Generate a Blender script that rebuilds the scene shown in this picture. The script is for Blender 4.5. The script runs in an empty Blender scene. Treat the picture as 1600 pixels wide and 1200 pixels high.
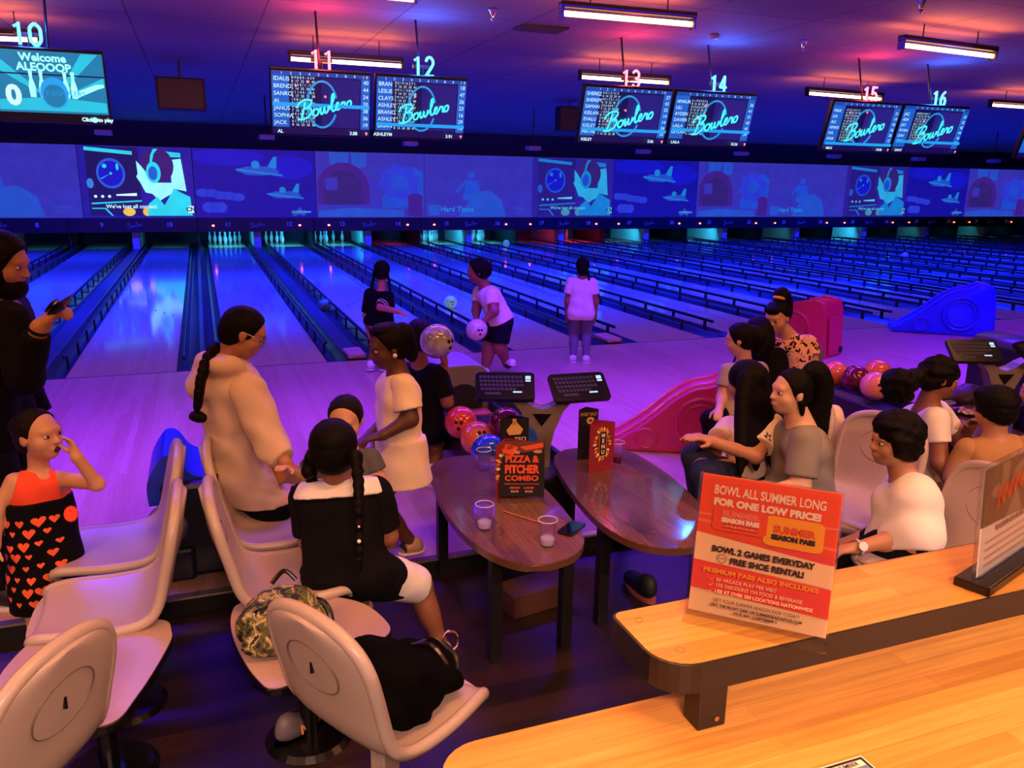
import bpy, bmesh, math, random
import numpy as np
from mathutils import Vector, Matrix
random.seed(7); rng = np.random.default_rng(7)
S = bpy.context.scene
COL = S.collection
PI = math.pi

# ------------------------------------------------------------------ camera, world, exposure, large lights
cam_d = bpy.data.cameras.new('camera'); cam = bpy.data.objects.new('camera', cam_d); COL.objects.link(cam)
S.camera = cam
cam_d.sensor_fit = 'HORIZONTAL'; cam_d.sensor_width = 36.0
cam_d.lens = 36.0 * 1254.709 / 1600.0
cam_d.clip_start = 0.05; cam_d.clip_end = 200
cam.matrix_world = Matrix(((0.934640,0.073543,-0.347907,-0.707268),(-0.355312,0.232204,-0.905447,-9.119449),(0.014196,0.969883,0.243158,2.019124),(0.000000,0.000000,0.000000,1.000000)))
S.view_settings.view_transform = 'Standard'; S.view_settings.look = 'None'
S.view_settings.gamma = 1.0; S.view_settings.use_curve_mapping = False
S.view_settings.exposure = 0.0
try:
    S.cycles.use_denoising = True
    S.cycles.max_bounces = 6; S.cycles.diffuse_bounces = 3; S.cycles.glossy_bounces = 3
    S.cycles.transmission_bounces = 6; S.cycles.transparent_max_bounces = 12
    S.cycles.caustics_reflective = False; S.cycles.caustics_refractive = False
    S.cycles.sample_clamp_indirect = 3.0
except Exception: pass
W = bpy.data.worlds.new('world'); S.world = W; W.use_nodes = True
W.node_tree.nodes['Background'].inputs[0].default_value = (0.05, 0.015, 0.28, 1)
W.node_tree.nodes['Background'].inputs[1].default_value = 0.06

FZ = -0.10          # seating floor, one low step below the approach
CZ = 3.55           # ceiling
EDGE = -5.15        # front edge of the approach

def area(name, loc, size, power, color, rot=(0, 0, 0), spread=PI):
    l = bpy.data.lights.new(name, 'AREA'); l.shape = 'RECTANGLE'; l.size, l.size_y = size
    l.energy = power; l.color = color; l.spread = spread
    o = bpy.data.objects.new(name, l); o.location = loc; o.rotation_euler = rot; COL.objects.link(o); return o
BLUE = (0.002, 0.012, 1.0)
# ultraviolet wash over the lanes
for i, x in enumerate((-3.5, 3.0, 9.5, 16, 22.5)):
    for j, (y, pw) in enumerate(((3.8, 900), (8.5, 1250), (14.0, 800))):
        area('lane_blacklight', (x, y, 3.4), (5.5, .25), pw, BLUE, spread=2.1)
# violet wash over the approach
for x in (-2.8, 2.4, 7.6, 12.8):
    area('approach_blacklight', (x, -2.9, 3.4), (4.2, .3), 340, (0.08, 0.002, 1.0), spread=2.0)

# ------------------------------------------------------------------ materials
def lin(h):
    h = h.lstrip('#'); c = [int(h[i:i+2], 16) / 255 for i in (0, 2, 4)]
    return tuple(x / 12.92 if x <= .04045 else ((x + .055) / 1.055) ** 2.4 for x in c)
M = {}
def mat(name, color, rough=.5, metal=0, emit=None, estr=0, var=.06, scale=30, bump=0, trans=0, spec=.5, alpha=1, coat=0):
    if name in M: return M[name]
    m = bpy.data.materials.new(name); m.use_nodes = True; M[name] = m
    nt = m.node_tree; b = nt.nodes['Principled BSDF']
    c = lin(color) if isinstance(color, str) else color
    b.inputs['Roughness'].default_value = rough; b.inputs['Metallic'].default_value = metal
    b.inputs['Transmission Weight'].default_value = trans
    b.inputs['Specular IOR Level'].default_value = spec
    b.inputs['Coat Weight'].default_value = coat
    b.inputs['Coat Roughness'].default_value = .08
    b.inputs['Alpha'].default_value = alpha
    if trans: b.inputs['IOR'].default_value = 1.2
    tc = nt.nodes.new('ShaderNodeTexCoord'); n = nt.nodes.new('ShaderNodeTexNoise')
    n.inputs['Scale'].default_value = scale; n.inputs['Detail'].default_value = 4
    nt.links.new(tc.outputs['Object'], n.inputs['Vector'])
    r = nt.nodes.new('ShaderNodeValToRGB')
    r.color_ramp.elements[0].position = .3; r.color_ramp.elements[1].position = .7
    r.color_ramp.elements[0].color = (*[x * (1 - var) for x in c], 1); r.color_ramp.elements[1].color = (*[min(1, x * (1 + var)) for x in c], 1)
    nt.links.new(n.outputs['Fac'], r.inputs['Fac']); nt.links.new(r.outputs['Color'], b.inputs['Base Color'])
    if bump:
        bp = nt.nodes.new('ShaderNodeBump'); bp.inputs['Strength'].default_value = bump; bp.inputs['Distance'].default_value = .004
        nt.links.new(n.outputs['Fac'], bp.inputs['Height']); nt.links.new(bp.outputs['Normal'], b.inputs['Normal'])
    if emit:
        b.inputs['Emission Color'].default_value = (*(lin(emit) if isinstance(emit, str) else emit), 1)
        b.inputs['Emission Strength'].default_value = estr
    return m
def wood(name, c1, c2, pl=.9, pw=.09, rough=.3, along='x', gap=.0012, mortar=None, grain=.25, coat=0, gapcol=.35):
    m = bpy.data.materials.new(name); m.use_nodes = True; M[name] = m
    nt = m.node_tree; b = nt.nodes['Principled BSDF']; b.inputs['Roughness'].default_value = rough
    b.inputs['Coat Weight'].default_value = coat; b.inputs['Coat Roughness'].default_value = .06
    tc = nt.nodes.new('ShaderNodeTexCoord'); mp = nt.nodes.new('ShaderNodeMapping')
    if along == 'y': mp.inputs['Rotation'].default_value = (0, 0, PI / 2)
    nt.links.new(tc.outputs['Object'], mp.inputs['Vector'])
    br = nt.nodes.new('ShaderNodeTexBrick'); br.offset = .37; br.inputs['Scale'].default_value = 1
    br.inputs['Brick Width'].default_value = pl; br.inputs['Row Height'].default_value = pw
    br.inputs['Mortar Size'].default_value = gap; br.inputs['Mortar Smooth'].default_value = .2
    a, d = lin(c1), lin(c2)
    br.inputs['Color1'].default_value = (*a, 1); br.inputs['Color2'].default_value = (*d, 1)
    br.inputs['Mortar'].default_value = (*[x * gapcol for x in d], 1)
    nt.links.new(mp.outputs['Vector'], br.inputs['Vector'])
    m2 = nt.nodes.new('ShaderNodeMapping'); m2.inputs['Scale'].default_value = (1.6, 38, 1)
    nt.links.new(mp.outputs['Vector'], m2.inputs['Vector'])
    n = nt.nodes.new('ShaderNodeTexNoise'); n.inputs['Scale'].default_value = 2.2; n.inputs['Detail'].default_value = 6
    nt.links.new(m2.outputs['Vector'], n.inputs['Vector'])
    mx = nt.nodes.new('ShaderNodeMix'); mx.data_type = 'RGBA'; mx.blend_type = 'MULTIPLY'; mx.inputs[0].default_value = 1
    r = nt.nodes.new('ShaderNodeValToRGB'); g = 1 - grain
    r.color_ramp.elements[0].position = .35; r.color_ramp.elements[1].position = .65
    r.color_ramp.elements[0].color = (g, g * .95, g * .9, 1); r.color_ramp.elements[1].color = (1, 1, 1, 1)
    nt.links.new(n.outputs['Fac'], r.inputs['Fac'])
    nt.links.new(br.outputs['Color'], mx.inputs[6]); nt.links.new(r.outputs['Color'], mx.inputs[7])
    nt.links.new(mx.outputs[2], b.inputs['Base Color'])
    return m
def emi(name, color, strength=1.0):
    if name in M: return M[name]
    m = bpy.data.materials.new(name); m.use_nodes = True; M[name] = m
    nt = m.node_tree; b = nt.nodes['Principled BSDF']
    c = lin(color) if isinstance(color, str) else color
    b.inputs['Base Color'].default_value = (.01, .01, .01, 1); b.inputs['Roughness'].default_value = .4
    n = nt.nodes.new('ShaderNodeTexNoise'); n.inputs['Scale'].default_value = 2.5
    tc = nt.nodes.new('ShaderNodeTexCoord'); nt.links.new(tc.outputs['Object'], n.inputs['Vector'])
    r = nt.nodes.new('ShaderNodeValToRGB')
    r.color_ramp.elements[0].position = .3; r.color_ramp.elements[1].position = .75
    r.color_ramp.elements[0].color = (*[x * .9 for x in c], 1); r.color_ramp.elements[1].color = (*[x * 1.08 for x in c], 1)
    nt.links.new(n.outputs['Fac'], r.inputs['Fac']); nt.links.new(r.outputs['Color'], b.inputs['Emission Color'])
    b.inputs['Emission Strength'].default_value = strength
    return m

# ------------------------------------------------------------------ scene graph helpers
def tag(o, label=None, cat=None, group=None, kind=None):
    if label: o['label'] = label
    if cat: o['category'] = cat
    if group: o['group'] = group
    if kind: o['kind'] = kind
    return o
def thing(name, label, cat, loc=(0, 0, 0), rz=0, group=None):
    o = bpy.data.objects.new(name, None); COL.objects.link(o); o.empty_display_size = .05
    o.location = loc; o.rotation_euler = (0, 0, rz); return tag(o, label, cat, group)
def link(name, me, m, parent=None):
    o = bpy.data.objects.new(name, me); COL.objects.link(o)
    if m is not None:
        for x in (m if isinstance(m, (list, tuple)) else [m]): me.materials.append(x)
    if parent is not None: o.parent = parent
    return o
def copy_tree(o, parent=None, **kw):
    c = o.copy(); COL.objects.link(c)
    if parent is not None: c.parent = parent
    for k, v in kw.items(): c[k] = v
    for ch in list(o.children): copy_tree(ch, c)
    return c
class MB:
    def __init__(s, off=(0, 0, 0)): s.bm = bmesh.new(); s.off = Vector(off)
    def _fin(s, vs, mx): 
        for v in vs: v.co = mx @ v.co
    def box(s, c, sz, rot=None, bev=0, mi=0):
        r = bmesh.ops.create_cube(s.bm, size=1); vs = r['verts']
        for v in vs: v.co = Vector((v.co.x * sz[0], v.co.y * sz[1], v.co.z * sz[2]))
        fs = list({f for v in vs for f in v.link_faces})
        mx = Matrix.Translation(Vector(c)) @ (rot.to_4x4() if rot is not None else Matrix.Identity(4))
        for f in fs: f.material_index = mi
        s._fin(vs, mx)
        if bev:
            es = list({e for v in vs for e in v.link_edges})
            bmesh.ops.bevel(s.bm, geom=es, offset=bev, segments=2, affect='EDGES', profile=.5)
        return s
    def cyl(s, p0, p1, r0, r1=None, seg=16, cap=True, mi=0):
        r1 = r0 if r1 is None else r1
        p0, p1 = Vector(p0), Vector(p1); d = p1 - p0
        r = bmesh.ops.create_cone(s.bm, cap_ends=cap, segments=seg, radius1=max(r0, 1e-5), radius2=max(r1, 1e-5), depth=d.length)
        q = d.to_track_quat('Z', 'Y'); mx = Matrix.Translation((p0 + p1) / 2) @ q.to_matrix().to_4x4()
        for f in {f for v in r['verts'] for f in v.link_faces}: f.material_index = mi
        s._fin(r['verts'], mx); return s
    def sph(s, c, r, sc=(1, 1, 1), seg=20, rings=12, rot=None, mi=0):
        q = bmesh.ops.create_uvsphere(s.bm, u_segments=seg, v_segments=rings, radius=r)
        mx = Matrix.Translation(Vector(c)) @ (rot.to_4x4() if rot is not None else Matrix.Identity(4)) @ Matrix.Diagonal((*sc, 1))
        for f in {f for v in q['verts'] for f in v.link_faces}: f.material_index = mi
        s._fin(q['verts'], mx); return s
    def lathe(s, prof, c=(0, 0, 0), seg=24, mx=None, mi=0):
        c = Vector(c); rings = []
        T = mx if mx is not None else Matrix.Identity(4)
        for r, z in prof:
            rings.append([s.bm.verts.new(T @ Vector((c.x + r * math.cos(2 * PI * i / seg), c.y + r * math.sin(2 * PI * i / seg), c.z + z))) for i in range(seg)])
        for a, b in zip(rings, rings[1:]):
            for i in range(seg):
                j = (i + 1) % seg
                f = s.bm.faces.new((a[i], a[j], b[j], b[i])); f.material_index = mi
        if prof[0][0] > 1e-4 and True:
            f = s.bm.faces.new(rings[0][::-1]); f.material_index = mi
        return s
    def prism(s, poly, d, org=(0, 0, 0), ux=(1, 0, 0), uy=(0, 1, 0), mi=0, bev=0):
        """polygon in the ux/uy plane at org, thickness d along ux x uy"""
        ux, uy = Vector(ux), Vector(uy); n = ux.cross(uy).normalized(); org = Vector(org)
        a = [s.bm.verts.new(org + ux * p[0] + uy * p[1]) for p in poly]
        fs = []
        f0 = s.bm.faces.new(a[::-1]); fs.append(f0)
        b = [s.bm.verts.new(v.co + n * d) for v in a]
        f1 = s.bm.faces.new(b); fs.append(f1)
        k = len(a)
        for i in range(k): fs.append(s.bm.faces.new((a[i], a[(i+1) % k], b[(i+1) % k], b[i])))
        for f in fs: f.material_index = mi
        if bev:
            es = list({e for f in (f0, f1) for e in f.edges})
            bmesh.ops.bevel(s.bm, geom=es, offset=bev, segments=3, affect='EDGES', profile=.5)
        return s
    def tube(s, pts, r, seg=8, closed=False, mi=0):
        pts = [Vector(p) for p in pts]; n = len(pts); rings = []
        rr = r if isinstance(r, (list, tuple)) else [r] * n
        up = Vector((0, 0, 1)); prev = None
        for i, p in enumerate(pts):
            a = pts[i-1] if (i > 0 or closed) else pts[i]; b = pts[(i+1) % n] if (i < n-1 or closed) else pts[i]
            t = (b - a).normalized() if (b - a).length > 1e-9 else Vector((0, 0, 1))
            if prev is None:
                u = t.cross(up)
                if u.length < .1: u = t.cross(Vector((1, 0, 0)))
            else: u = prev - t * prev.dot(t)
            u.normalize(); prev = u; w = t.cross(u)
            rings.append([s.bm.verts.new(p + (u * math.cos(2*PI*k/seg) + w * math.sin(2*PI*k/seg)) * rr[i]) for k in range(seg)])
        m = n if closed else n - 1
        for i in range(m):
            a, b = rings[i], rings[(i+1) % n]
            for k in range(seg):
                f = s.bm.faces.new((a[k], a[(k+1) % seg], b[(k+1) % seg], b[k])); f.material_index = mi
        if not closed:
            for q in (rings[0], rings[-1][::-1]):
                try: s.bm.faces.new(q[::-1]).material_index = mi
                except Exception: pass
        return s
    def build(s, name, m, parent=None, smooth=False, loc=None, angle=35):
        bm = s.bm
        bmesh.ops.recalc_face_normals(bm, faces=bm.faces[:])
        if s.off.length:
            for v in bm.verts: v.co -= s.off
        me = bpy.data.meshes.new(name); bm.to_mesh(me); bm.free()
        if smooth:
            me.polygons.foreach_set('use_smooth', [True] * len(me.polygons))
            try: me.set_sharp_from_angle(angle=math.radians(angle))
            except Exception: pass
        o = link(name, me, m, parent)
        if loc is not None: o.location = loc
        return o
def crom(pts, n=6, closed=False):
    P = [np.array(p, float) for p in pts]; out = []; k = len(P)
    for i in range(k if closed else k - 1):
        p0 = P[i-1] if (i > 0 or closed) else P[i]; p1 = P[i]; p2 = P[(i+1) % k]
        p3 = P[(i+2) % k] if (i + 2 < k or closed) else p2
        for j in range(n):
            t = j / n
            out.append(tuple(.5 * ((2*p1) + (p2-p0)*t + (2*p0-5*p1+4*p2-p3)*t*t + (3*p1-p0-3*p2+p3)*t**3)))
    if not closed: out.append(tuple(P[-1]))
    return out
def rrect(w, h, r, n=6):
    pts = []
    for cx, cy, a0 in ((w/2-r, h/2-r, 0), (-w/2+r, h/2-r, 90), (-w/2+r, -h/2+r, 180), (w/2-r, -h/2+r, 270)):
        for i in range(n + 1):
            a = math.radians(a0 + 90 * i / n); pts.append((cx + r*math.cos(a), cy + r*math.sin(a)))
    return pts
def ell(cx, cy, rx, ry, n=24, a0=0, a1=360):
    return [(cx + rx*math.cos(math.radians(a0+(a1-a0)*i/n)), cy + ry*math.sin(math.radians(a0+(a1-a0)*i/n))) for i in range(n if a1-a0 == 360 else n+1)]
_tc = {}
def text_mesh(body, size, bold=0, shear=0, ext=.0, align='CENTER', spacing=1.0, line=1.0):
    key = (body, size, bold, shear, ext, align, spacing, line)
    if key in _tc: return _tc[key].copy()
    cu = bpy.data.curves.new('lettering', 'FONT'); cu.body = body; cu.size = size; cu.offset = bold; cu.shear = shear
    cu.extrude = ext; cu.align_x = align; cu.align_y = 'CENTER'; cu.space_character = spacing; cu.space_line = line; cu.resolution_u = 3
    o = bpy.data.objects.new('lettering', cu); COL.objects.link(o)
    dg = bpy.context.evaluated_depsgraph_get(); dg.update()
    me = bpy.data.meshes.new_from_object(o.evaluated_get(dg))
    bpy.data.objects.remove(o); bpy.data.curves.remove(cu)
    me.materials.clear(); _tc[key] = me
    return me.copy()
def frame(org, ux, uy):
    ux, uy = Vector(ux).normalized(), Vector(uy).normalized(); n = ux.cross(uy)
    m = Matrix(((ux.x, uy.x, n.x, org[0]), (ux.y, uy.y, n.y, org[1]), (ux.z, uy.z, n.z, org[2]), (0, 0, 0, 1)))
    return m
def text(name, body, size, m, mx, parent=None, fit=None, **kw):
    """lettering in the xy plane of mx; fit = wanted width"""
    me = text_mesh(body, size, **kw)
    if fit:
        xs = [v.co.x for v in me.vertices]; w = max(xs) - min(xs); k = fit / w
        me.transform(Matrix.Diagonal((k, 1, 1, 1)))
    me.transform(mx)
    return link(name, me, m, parent)

# ------------------------------------------------------------------ implicit surfaces for bodies, cloth and hair
def V(*a): return np.array(a if len(a) > 1 else a[0], float)
def nrm(v): v = V(v); return v / (np.linalg.norm(v) + 1e-12)
def cap(a, b, ra, rb=None, k=.02): return dict(t='c', a=V(a), b=V(b), ra=ra, rb=ra if rb is None else rb, k=k)
def elp(c, r, R=None, k=.02, sub=False): return dict(t='e', c=V(c), r=V(r), R=np.eye(3) if R is None else R, k=k, sub=sub)
def grow(p, d, k=None):
    q = dict(p)
    if q['t'] == 'c': q['ra'] = q['ra'] + d; q['rb'] = q['rb'] + d
    else: q['r'] = q['r'] + d
    if k is not None: q['k'] = k
    return q
def sdf_grid(prims, h, pad=.02):
    lo = np.full(3, 1e9); hi = -lo; bb = []
    for p in prims:
        if p['t'] == 'c':
            r = max(p['ra'], p['rb']); l = np.minimum(p['a'], p['b']) - r; u = np.maximum(p['a'], p['b']) + r
        else:
            e = np.sqrt(((p['R'] * p['r']) ** 2).sum(1)); l = p['c'] - e; u = p['c'] + e
        bb.append((l, u))
        if not p.get('sub'): lo = np.minimum(lo, l); hi = np.maximum(hi, u)
    lo -= pad + 2*h; hi += pad + 2*h
    n = np.ceil((hi - lo) / h).astype(int) + 1
    D = np.full(n, .5, np.float32)
    ax = [(lo[i] + h * np.arange(n[i])).astype(np.float32) for i in range(3)]
    for p, (l, u) in zip(prims, bb):
        m = p['k'] + 3*h
        i0 = np.clip(((l - m - lo) / h).astype(int), 0, n - 1); i1 = np.clip(((u + m - lo) / h).astype(int) + 2, 1, n)
        if (i1 <= i0).any(): continue
        sl = tuple(slice(a, b) for a, b in zip(i0, i1))
        X = ax[0][sl[0]][:, None, None]; Y = ax[1][sl[1]][None, :, None]; Z = ax[2][sl[2]][None, None, :]
        if p['t'] == 'c':
            a = p['a'].astype(np.float32); d = (p['b'] - p['a']).astype(np.float32); L = float(d @ d) + 1e-9
            t = np.clip(((X-a[0])*d[0] + (Y-a[1])*d[1] + (Z-a[2])*d[2]) / L, 0, 1)
            q = np.sqrt((X-a[0]-t*d[0])**2 + (Y-a[1]-t*d[1])**2 + (Z-a[2]-t*d[2])**2) - (p['ra'] + (p['rb']-p['ra'])*t)
        else:
            R = p['R']; c = p['c']; x, y, z = X-c[0], Y-c[1], Z-c[2]
            e = [(x*R[0, i] + y*R[1, i] + z*R[2, i]) / p['r'][i] for i in range(3)]
            k0 = np.sqrt(e[0]**2 + e[1]**2 + e[2]**2); k1 = np.sqrt((e[0]/p['r'][0])**2 + (e[1]/p['r'][1])**2 + (e[2]/p['r'][2])**2)
            q = k0 * (k0 - 1) / (k1 + 1e-6)
        A = D[sl]; k = p['k']
        if p.get('sub'):
            D[sl] = np.maximum(A, -q)
        elif k > 1e-5:
            hh = np.clip(.5 + .5*(A - q)/k, 0, 1); D[sl] = A*(1-hh) + q*hh - k*hh*(1-hh)
        else: D[sl] = np.minimum(A, q)
    return D, ax, lo
def nets(D, lo, h):
    ins = D < 0; c = np.zeros(np.array(D.shape) - 1, np.int8); n = c.shape
    for i in (0, 1):
        for j in (0, 1):
            for k in (0, 1): c += ins[i:i+n[0], j:j+n[1], k:k+n[2]]
    act = (c > 0) & (c < 8); idx = np.full(n, -1, np.int32); I = np.argwhere(act); idx[act] = np.arange(len(I))
    acc = np.zeros((len(I), 3)); cnt = np.zeros(len(I))
    cor = [(i, j, k) for i in (0, 1) for j in (0, 1) for k in (0, 1)]
    for a in range(8):
        for ax in range(3):
            if cor[a][ax]: continue
            b = list(cor[a]); b[ax] = 1
            da = D[I[:, 0]+cor[a][0], I[:, 1]+cor[a][1], I[:, 2]+cor[a][2]]; db = D[I[:, 0]+b[0], I[:, 1]+b[1], I[:, 2]+b[2]]
            m = (da < 0) != (db < 0); t = np.where(m, da/(da - db + 1e-12), 0)
            p = np.repeat(np.array(cor[a], float)[None], len(I), 0); p[:, ax] += t
            acc[m] += p[m]; cnt[m] += 1
    verts = lo + h * (I + acc / cnt[:, None])
    Q = []
    for ax in range(3):
        s0 = [slice(None)]*3; s1 = [slice(None)]*3; s0[ax] = slice(0, -1); s1[ax] = slice(1, None)
        a, b = ins[tuple(s0)], ins[tuple(s1)]
        E = np.argwhere(a != b); fl = a[tuple(E.T)]
        o1, o2 = (ax+1) % 3, (ax+2) % 3
        E = E.copy(); ok = (E[:, o1] > 0) & (E[:, o2] > 0) & (E[:, o1] < n[o1]) & (E[:, o2] < n[o2]); E = E[ok]; fl = fl[ok]
        def at(d1, d2):
            F = E.copy(); F[:, o1] -= d1; F[:, o2] -= d2; return idx[F[:, 0], F[:, 1], F[:, 2]]
        q = np.stack([at(1, 1), at(0, 1), at(0, 0), at(1, 0)], 1)
        q[~fl] = q[~fl][:, ::-1]; Q.append(q)
    return verts, np.concatenate(Q)
def np_mesh(name, v, q, off=(0, 0, 0)):
    me = bpy.data.meshes.new(name)
    v = (np.asarray(v) - V(off)).astype(np.float32); q = np.asarray(q, np.int32)
    me.vertices.add(len(v)); me.vertices.foreach_set('co', v.ravel())
    me.loops.add(q.size); me.loops.foreach_set('vertex_index', q.ravel())
    me.polygons.add(len(q)); me.polygons.foreach_set('loop_start', np.arange(0, q.size, 4, dtype=np.int32))
    try: me.polygons.foreach_set('loop_total', np.full(len(q), 4, np.int32))
    except Exception: pass
    me.polygons.foreach_set('use_smooth', np.ones(len(q), bool))
    me.update(calc_edges=True); me.validate(); return me
def relax(v, q, n):
    for _ in range(n):
        s = np.zeros_like(v); c = np.zeros(len(v))
        for i in range(4):
            j = (i + 1) % 4
            np.add.at(s, q[:, i], v[q[:, j]]); np.add.at(s, q[:, j], v[q[:, i]]); np.add.at(c, q[:, i], 1); np.add.at(c, q[:, j], 1)
        v = v * .5 + .5 * s / c[:, None]
    return v
def blob(name, prims, h, m, parent=None, off=(0, 0, 0), clips=(), wrinkle=0, wf=38., smooth=1, wdir=None):
    D, ax, lo = sdf_grid(prims, h)
    X = ax[0][:, None, None]; Y = ax[1][None, :, None]; Z = ax[2][None, None, :]
    if wrinkle:
        w = np.sin(X*wf + 2.1*np.sin(Z*wf*.31) + Y*wf*.3) * np.sin(Y*wf*.9 + 1.7*np.sin(Z*wf*.27 + X*9)) + .6*np.sin(Z*wf*.9 + 2*np.sin(X*wf*.4 + Y*wf*.3))
        D = D + (wrinkle * w).astype(np.float32)
    for c in clips: D = np.maximum(D, c(X, Y, Z).astype(np.float32))
    v, q = nets(D, lo, h)
    if len(v) == 0: return None
    if smooth: v = relax(v, q, smooth)
    me = np_mesh(name, v, q, off)
    return link(name, me, m, parent)
def below(pt, n):
    """keeps the side of the plane through pt that n points away from"""
    pt, n = V(pt), nrm(n)
    return lambda X, Y, Z: (X-pt[0])*n[0] + (Y-pt[1])*n[1] + (Z-pt[2])*n[2]

# ------------------------------------------------------------------ room shell
def LX(n):
    x = 0.0; k = 11
    while k < n: x += 1.755 if k % 2 else 1.596; k += 1
    while k > n: k -= 1; x -= 1.755 if k % 2 else 1.596
    return x
YM = 16.45          # front of the masking units and the projection screens
XL, XR = -12.0, 40.0
wood('approach_boards', '#c9a088', '#b98d74', pl=1.6, pw=.055, rough=.28, along='y', gap=.0006, grain=.12, gapcol=.75)
wood('lane_boards', '#d8bd95', '#cfb184', pl=3.2, pw=.027, rough=.10, along='y', gap=.0004, grain=.10, coat=.3, gapcol=.85)
wood('settee_boards', '#3a221c', '#180e0d', pl=1.2, pw=.13, rough=.5, along='x', gap=.0015, grain=.4)
mat('black_paint', '#0d0c10', .5); mat('wall_dark', '#2a2630', .8); mat('gutter_black', '#2b2b30', .28); mat('cap_grey', '#3c3a40', .3)
mat('pale_panel', '#a9b3b0', .5); mat('mask_dark', '#17151f', .45); mat('pit_curtain', '#2a2d42', .8)
mat('metal_strip', '#b9a7a0', .25, metal=.9); mat('tan_box', '#b98d77', .45); mat('steel', '#8b8b90', .3, metal=.9)

def struct(name, mb, m): return tag(mb.build(name, m), kind='structure')
struct('floor_approach', MB().box(((XL+XR)/2, EDGE/2, -.06), (XR-XL, -EDGE, .12)), M['approach_boards'])
struct('floor', MB().box((6, (EDGE-15)/2, FZ-.03), (36, EDGE+15, .06)), M['settee_boards'])
struct('trim_1', MB().box(((XL+XR)/2, EDGE-.012, -.004), (XR-XL, .05, .012)), M['metal_strip'])
struct('trim_3', MB().box(((XL+XR)/2, EDGE-.004, -.055), (XR-XL, .012, .09)), M['black_paint'])
struct('trim_2', MB().box(((XL+XR)/2, .0, .0008), (XR-XL, .02, .002)), M['black_paint'])
struct('floor_lane_bed', MB().box(((XL+XR)/2, 10.2, -.17), (XR-XL, 20.4, .06)), M['black_paint'])
# ceiling with a faint tile grid
m = wood('ceiling_tiles', '#75676a', '#6f6265', pl=1.22, pw=1.22, rough=.85, gap=.012, grain=.05, gapcol=.45)
M['ceiling_tiles'].node_tree.nodes['Brick Texture'].offset = 0
struct('ceiling', MB().box(((XL+XR)/2, 2.5, CZ+.05), (XR-XL, 36, .1)), m)
struct('wall_back', MB().box(((XL+XR)/2, YM+.35, (2.86+CZ)/2), (XR-XL, .1, CZ-2.86)), M['wall_dark'])
struct('wall_pit', MB().box(((XL+XR)/2, 20.4, .9), (XR-XL, .1, 2.2)), M['pit_curtain'])
struct('wall_left', MB().box((XL, 2.5, 1.7), (.1, 36, 3.9)), M['wall_dark'])
struct('wall_right', MB().box((XR, 2.5, 1.7), (.1, 36, 3.9)), M['wall_dark'])
struct('wall_front', MB().box(((XL+XR)/2, -15.2, 1.7), (XR-XL, .1, 3.9)), M['wall_dark'])

# ------------------------------------------------------------------ lanes
LANES = range(7, 32)
lane_me = gut_me = None
for n in LANES:
    x = LX(n)
    if lane_me is None:
        o = MB().box((0, 9.65, -.03), (1.06, 19.3, .06)).build('bowling_lane', M['lane_boards'])
        lane_me = o.data
        # two rows of guide arrows and dots inlaid in the lane
        g = MB()
        prof = [(-.1175 + .235*i/10, -.09*math.sin(PI*i/10)) for i in range(11)]
        poly = prof + [(.1175, -.1), (-.1175, -.1)]
        g.prism(poly, -19.3, ux=(1, 0, 0), uy=(0, 0, 1))
        gut_me = g.build('lane_gutter', M['gutter_black'], smooth=True)
        gm = gut_me.data; bpy.data.objects.remove(gut_me)
    else: o = link('bowling_lane', lane_me.copy(), None)
    o.location = (x, 0, 0); tag(o, kind='structure')
    for s in (-1, 1):
        g = link('lane_gutter', gm, None); g.location = (x + s*.6475, 0, 0); tag(g, kind='structure')
mat('arrow_brown', '#5a3420', .3)
for n in range(9, 17):
    a = MB()
    for k in range(-3, 4):
        y = 4.9 - abs(k)*.28; xx = k*.133
        a.prism([(xx-.016, y-.15), (xx+.016, y-.15), (xx, y)], .0015)
    for k in (-4, -3, -2, 2, 3, 4): a.cyl((k*.11, 2.1, 0), (k*.11, 2.1, .0015), .01, seg=10)
    o = a.build('lane_guide_arrows', M['arrow_brown'], loc=(LX(n), 0, 0)); tag(o, kind='structure')
# division strips between the lanes
for n in range(7, 31):
    w = (1.755 if n % 2 else 1.596) - 1.06 - .47; x = (LX(n) + LX(n+1)) / 2
    mb = MB(); mb.box((0, 8.4, -.035), (w, 16.6, .09), bev=.012)
    struct('lane_division', mb, M['cap_grey']).location = (x, 0, 0)
    if n % 2:       # ball return side: pale end box and pale kickback
        e = MB().box((0, 0, .03), (w*.95, .42, .06), bev=.02)
        e.box((0, .04, .062), (w*.5, .06, .006))
        o = e.build('capping_end', M['tan_box'], loc=(x, .22, .012)); 
        tag(o, 'tan end cap on the foul line between lanes %d and %d' % (n, n+1), 'end cap', 'tan end caps at the foul line')
        k = MB().box((0, 0, .255), (.2, 2.6, .53), bev=.01)
        struct('wall_kickback', k, M['pale_panel']).location = (x, 17.9, .01)
    else:
        k = MB().box((0, 0, .255), (.05, 2.6, .53))
        struct('wall_kickback', k, M['mask_dark']).location = (x, 17.9, .01)
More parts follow.
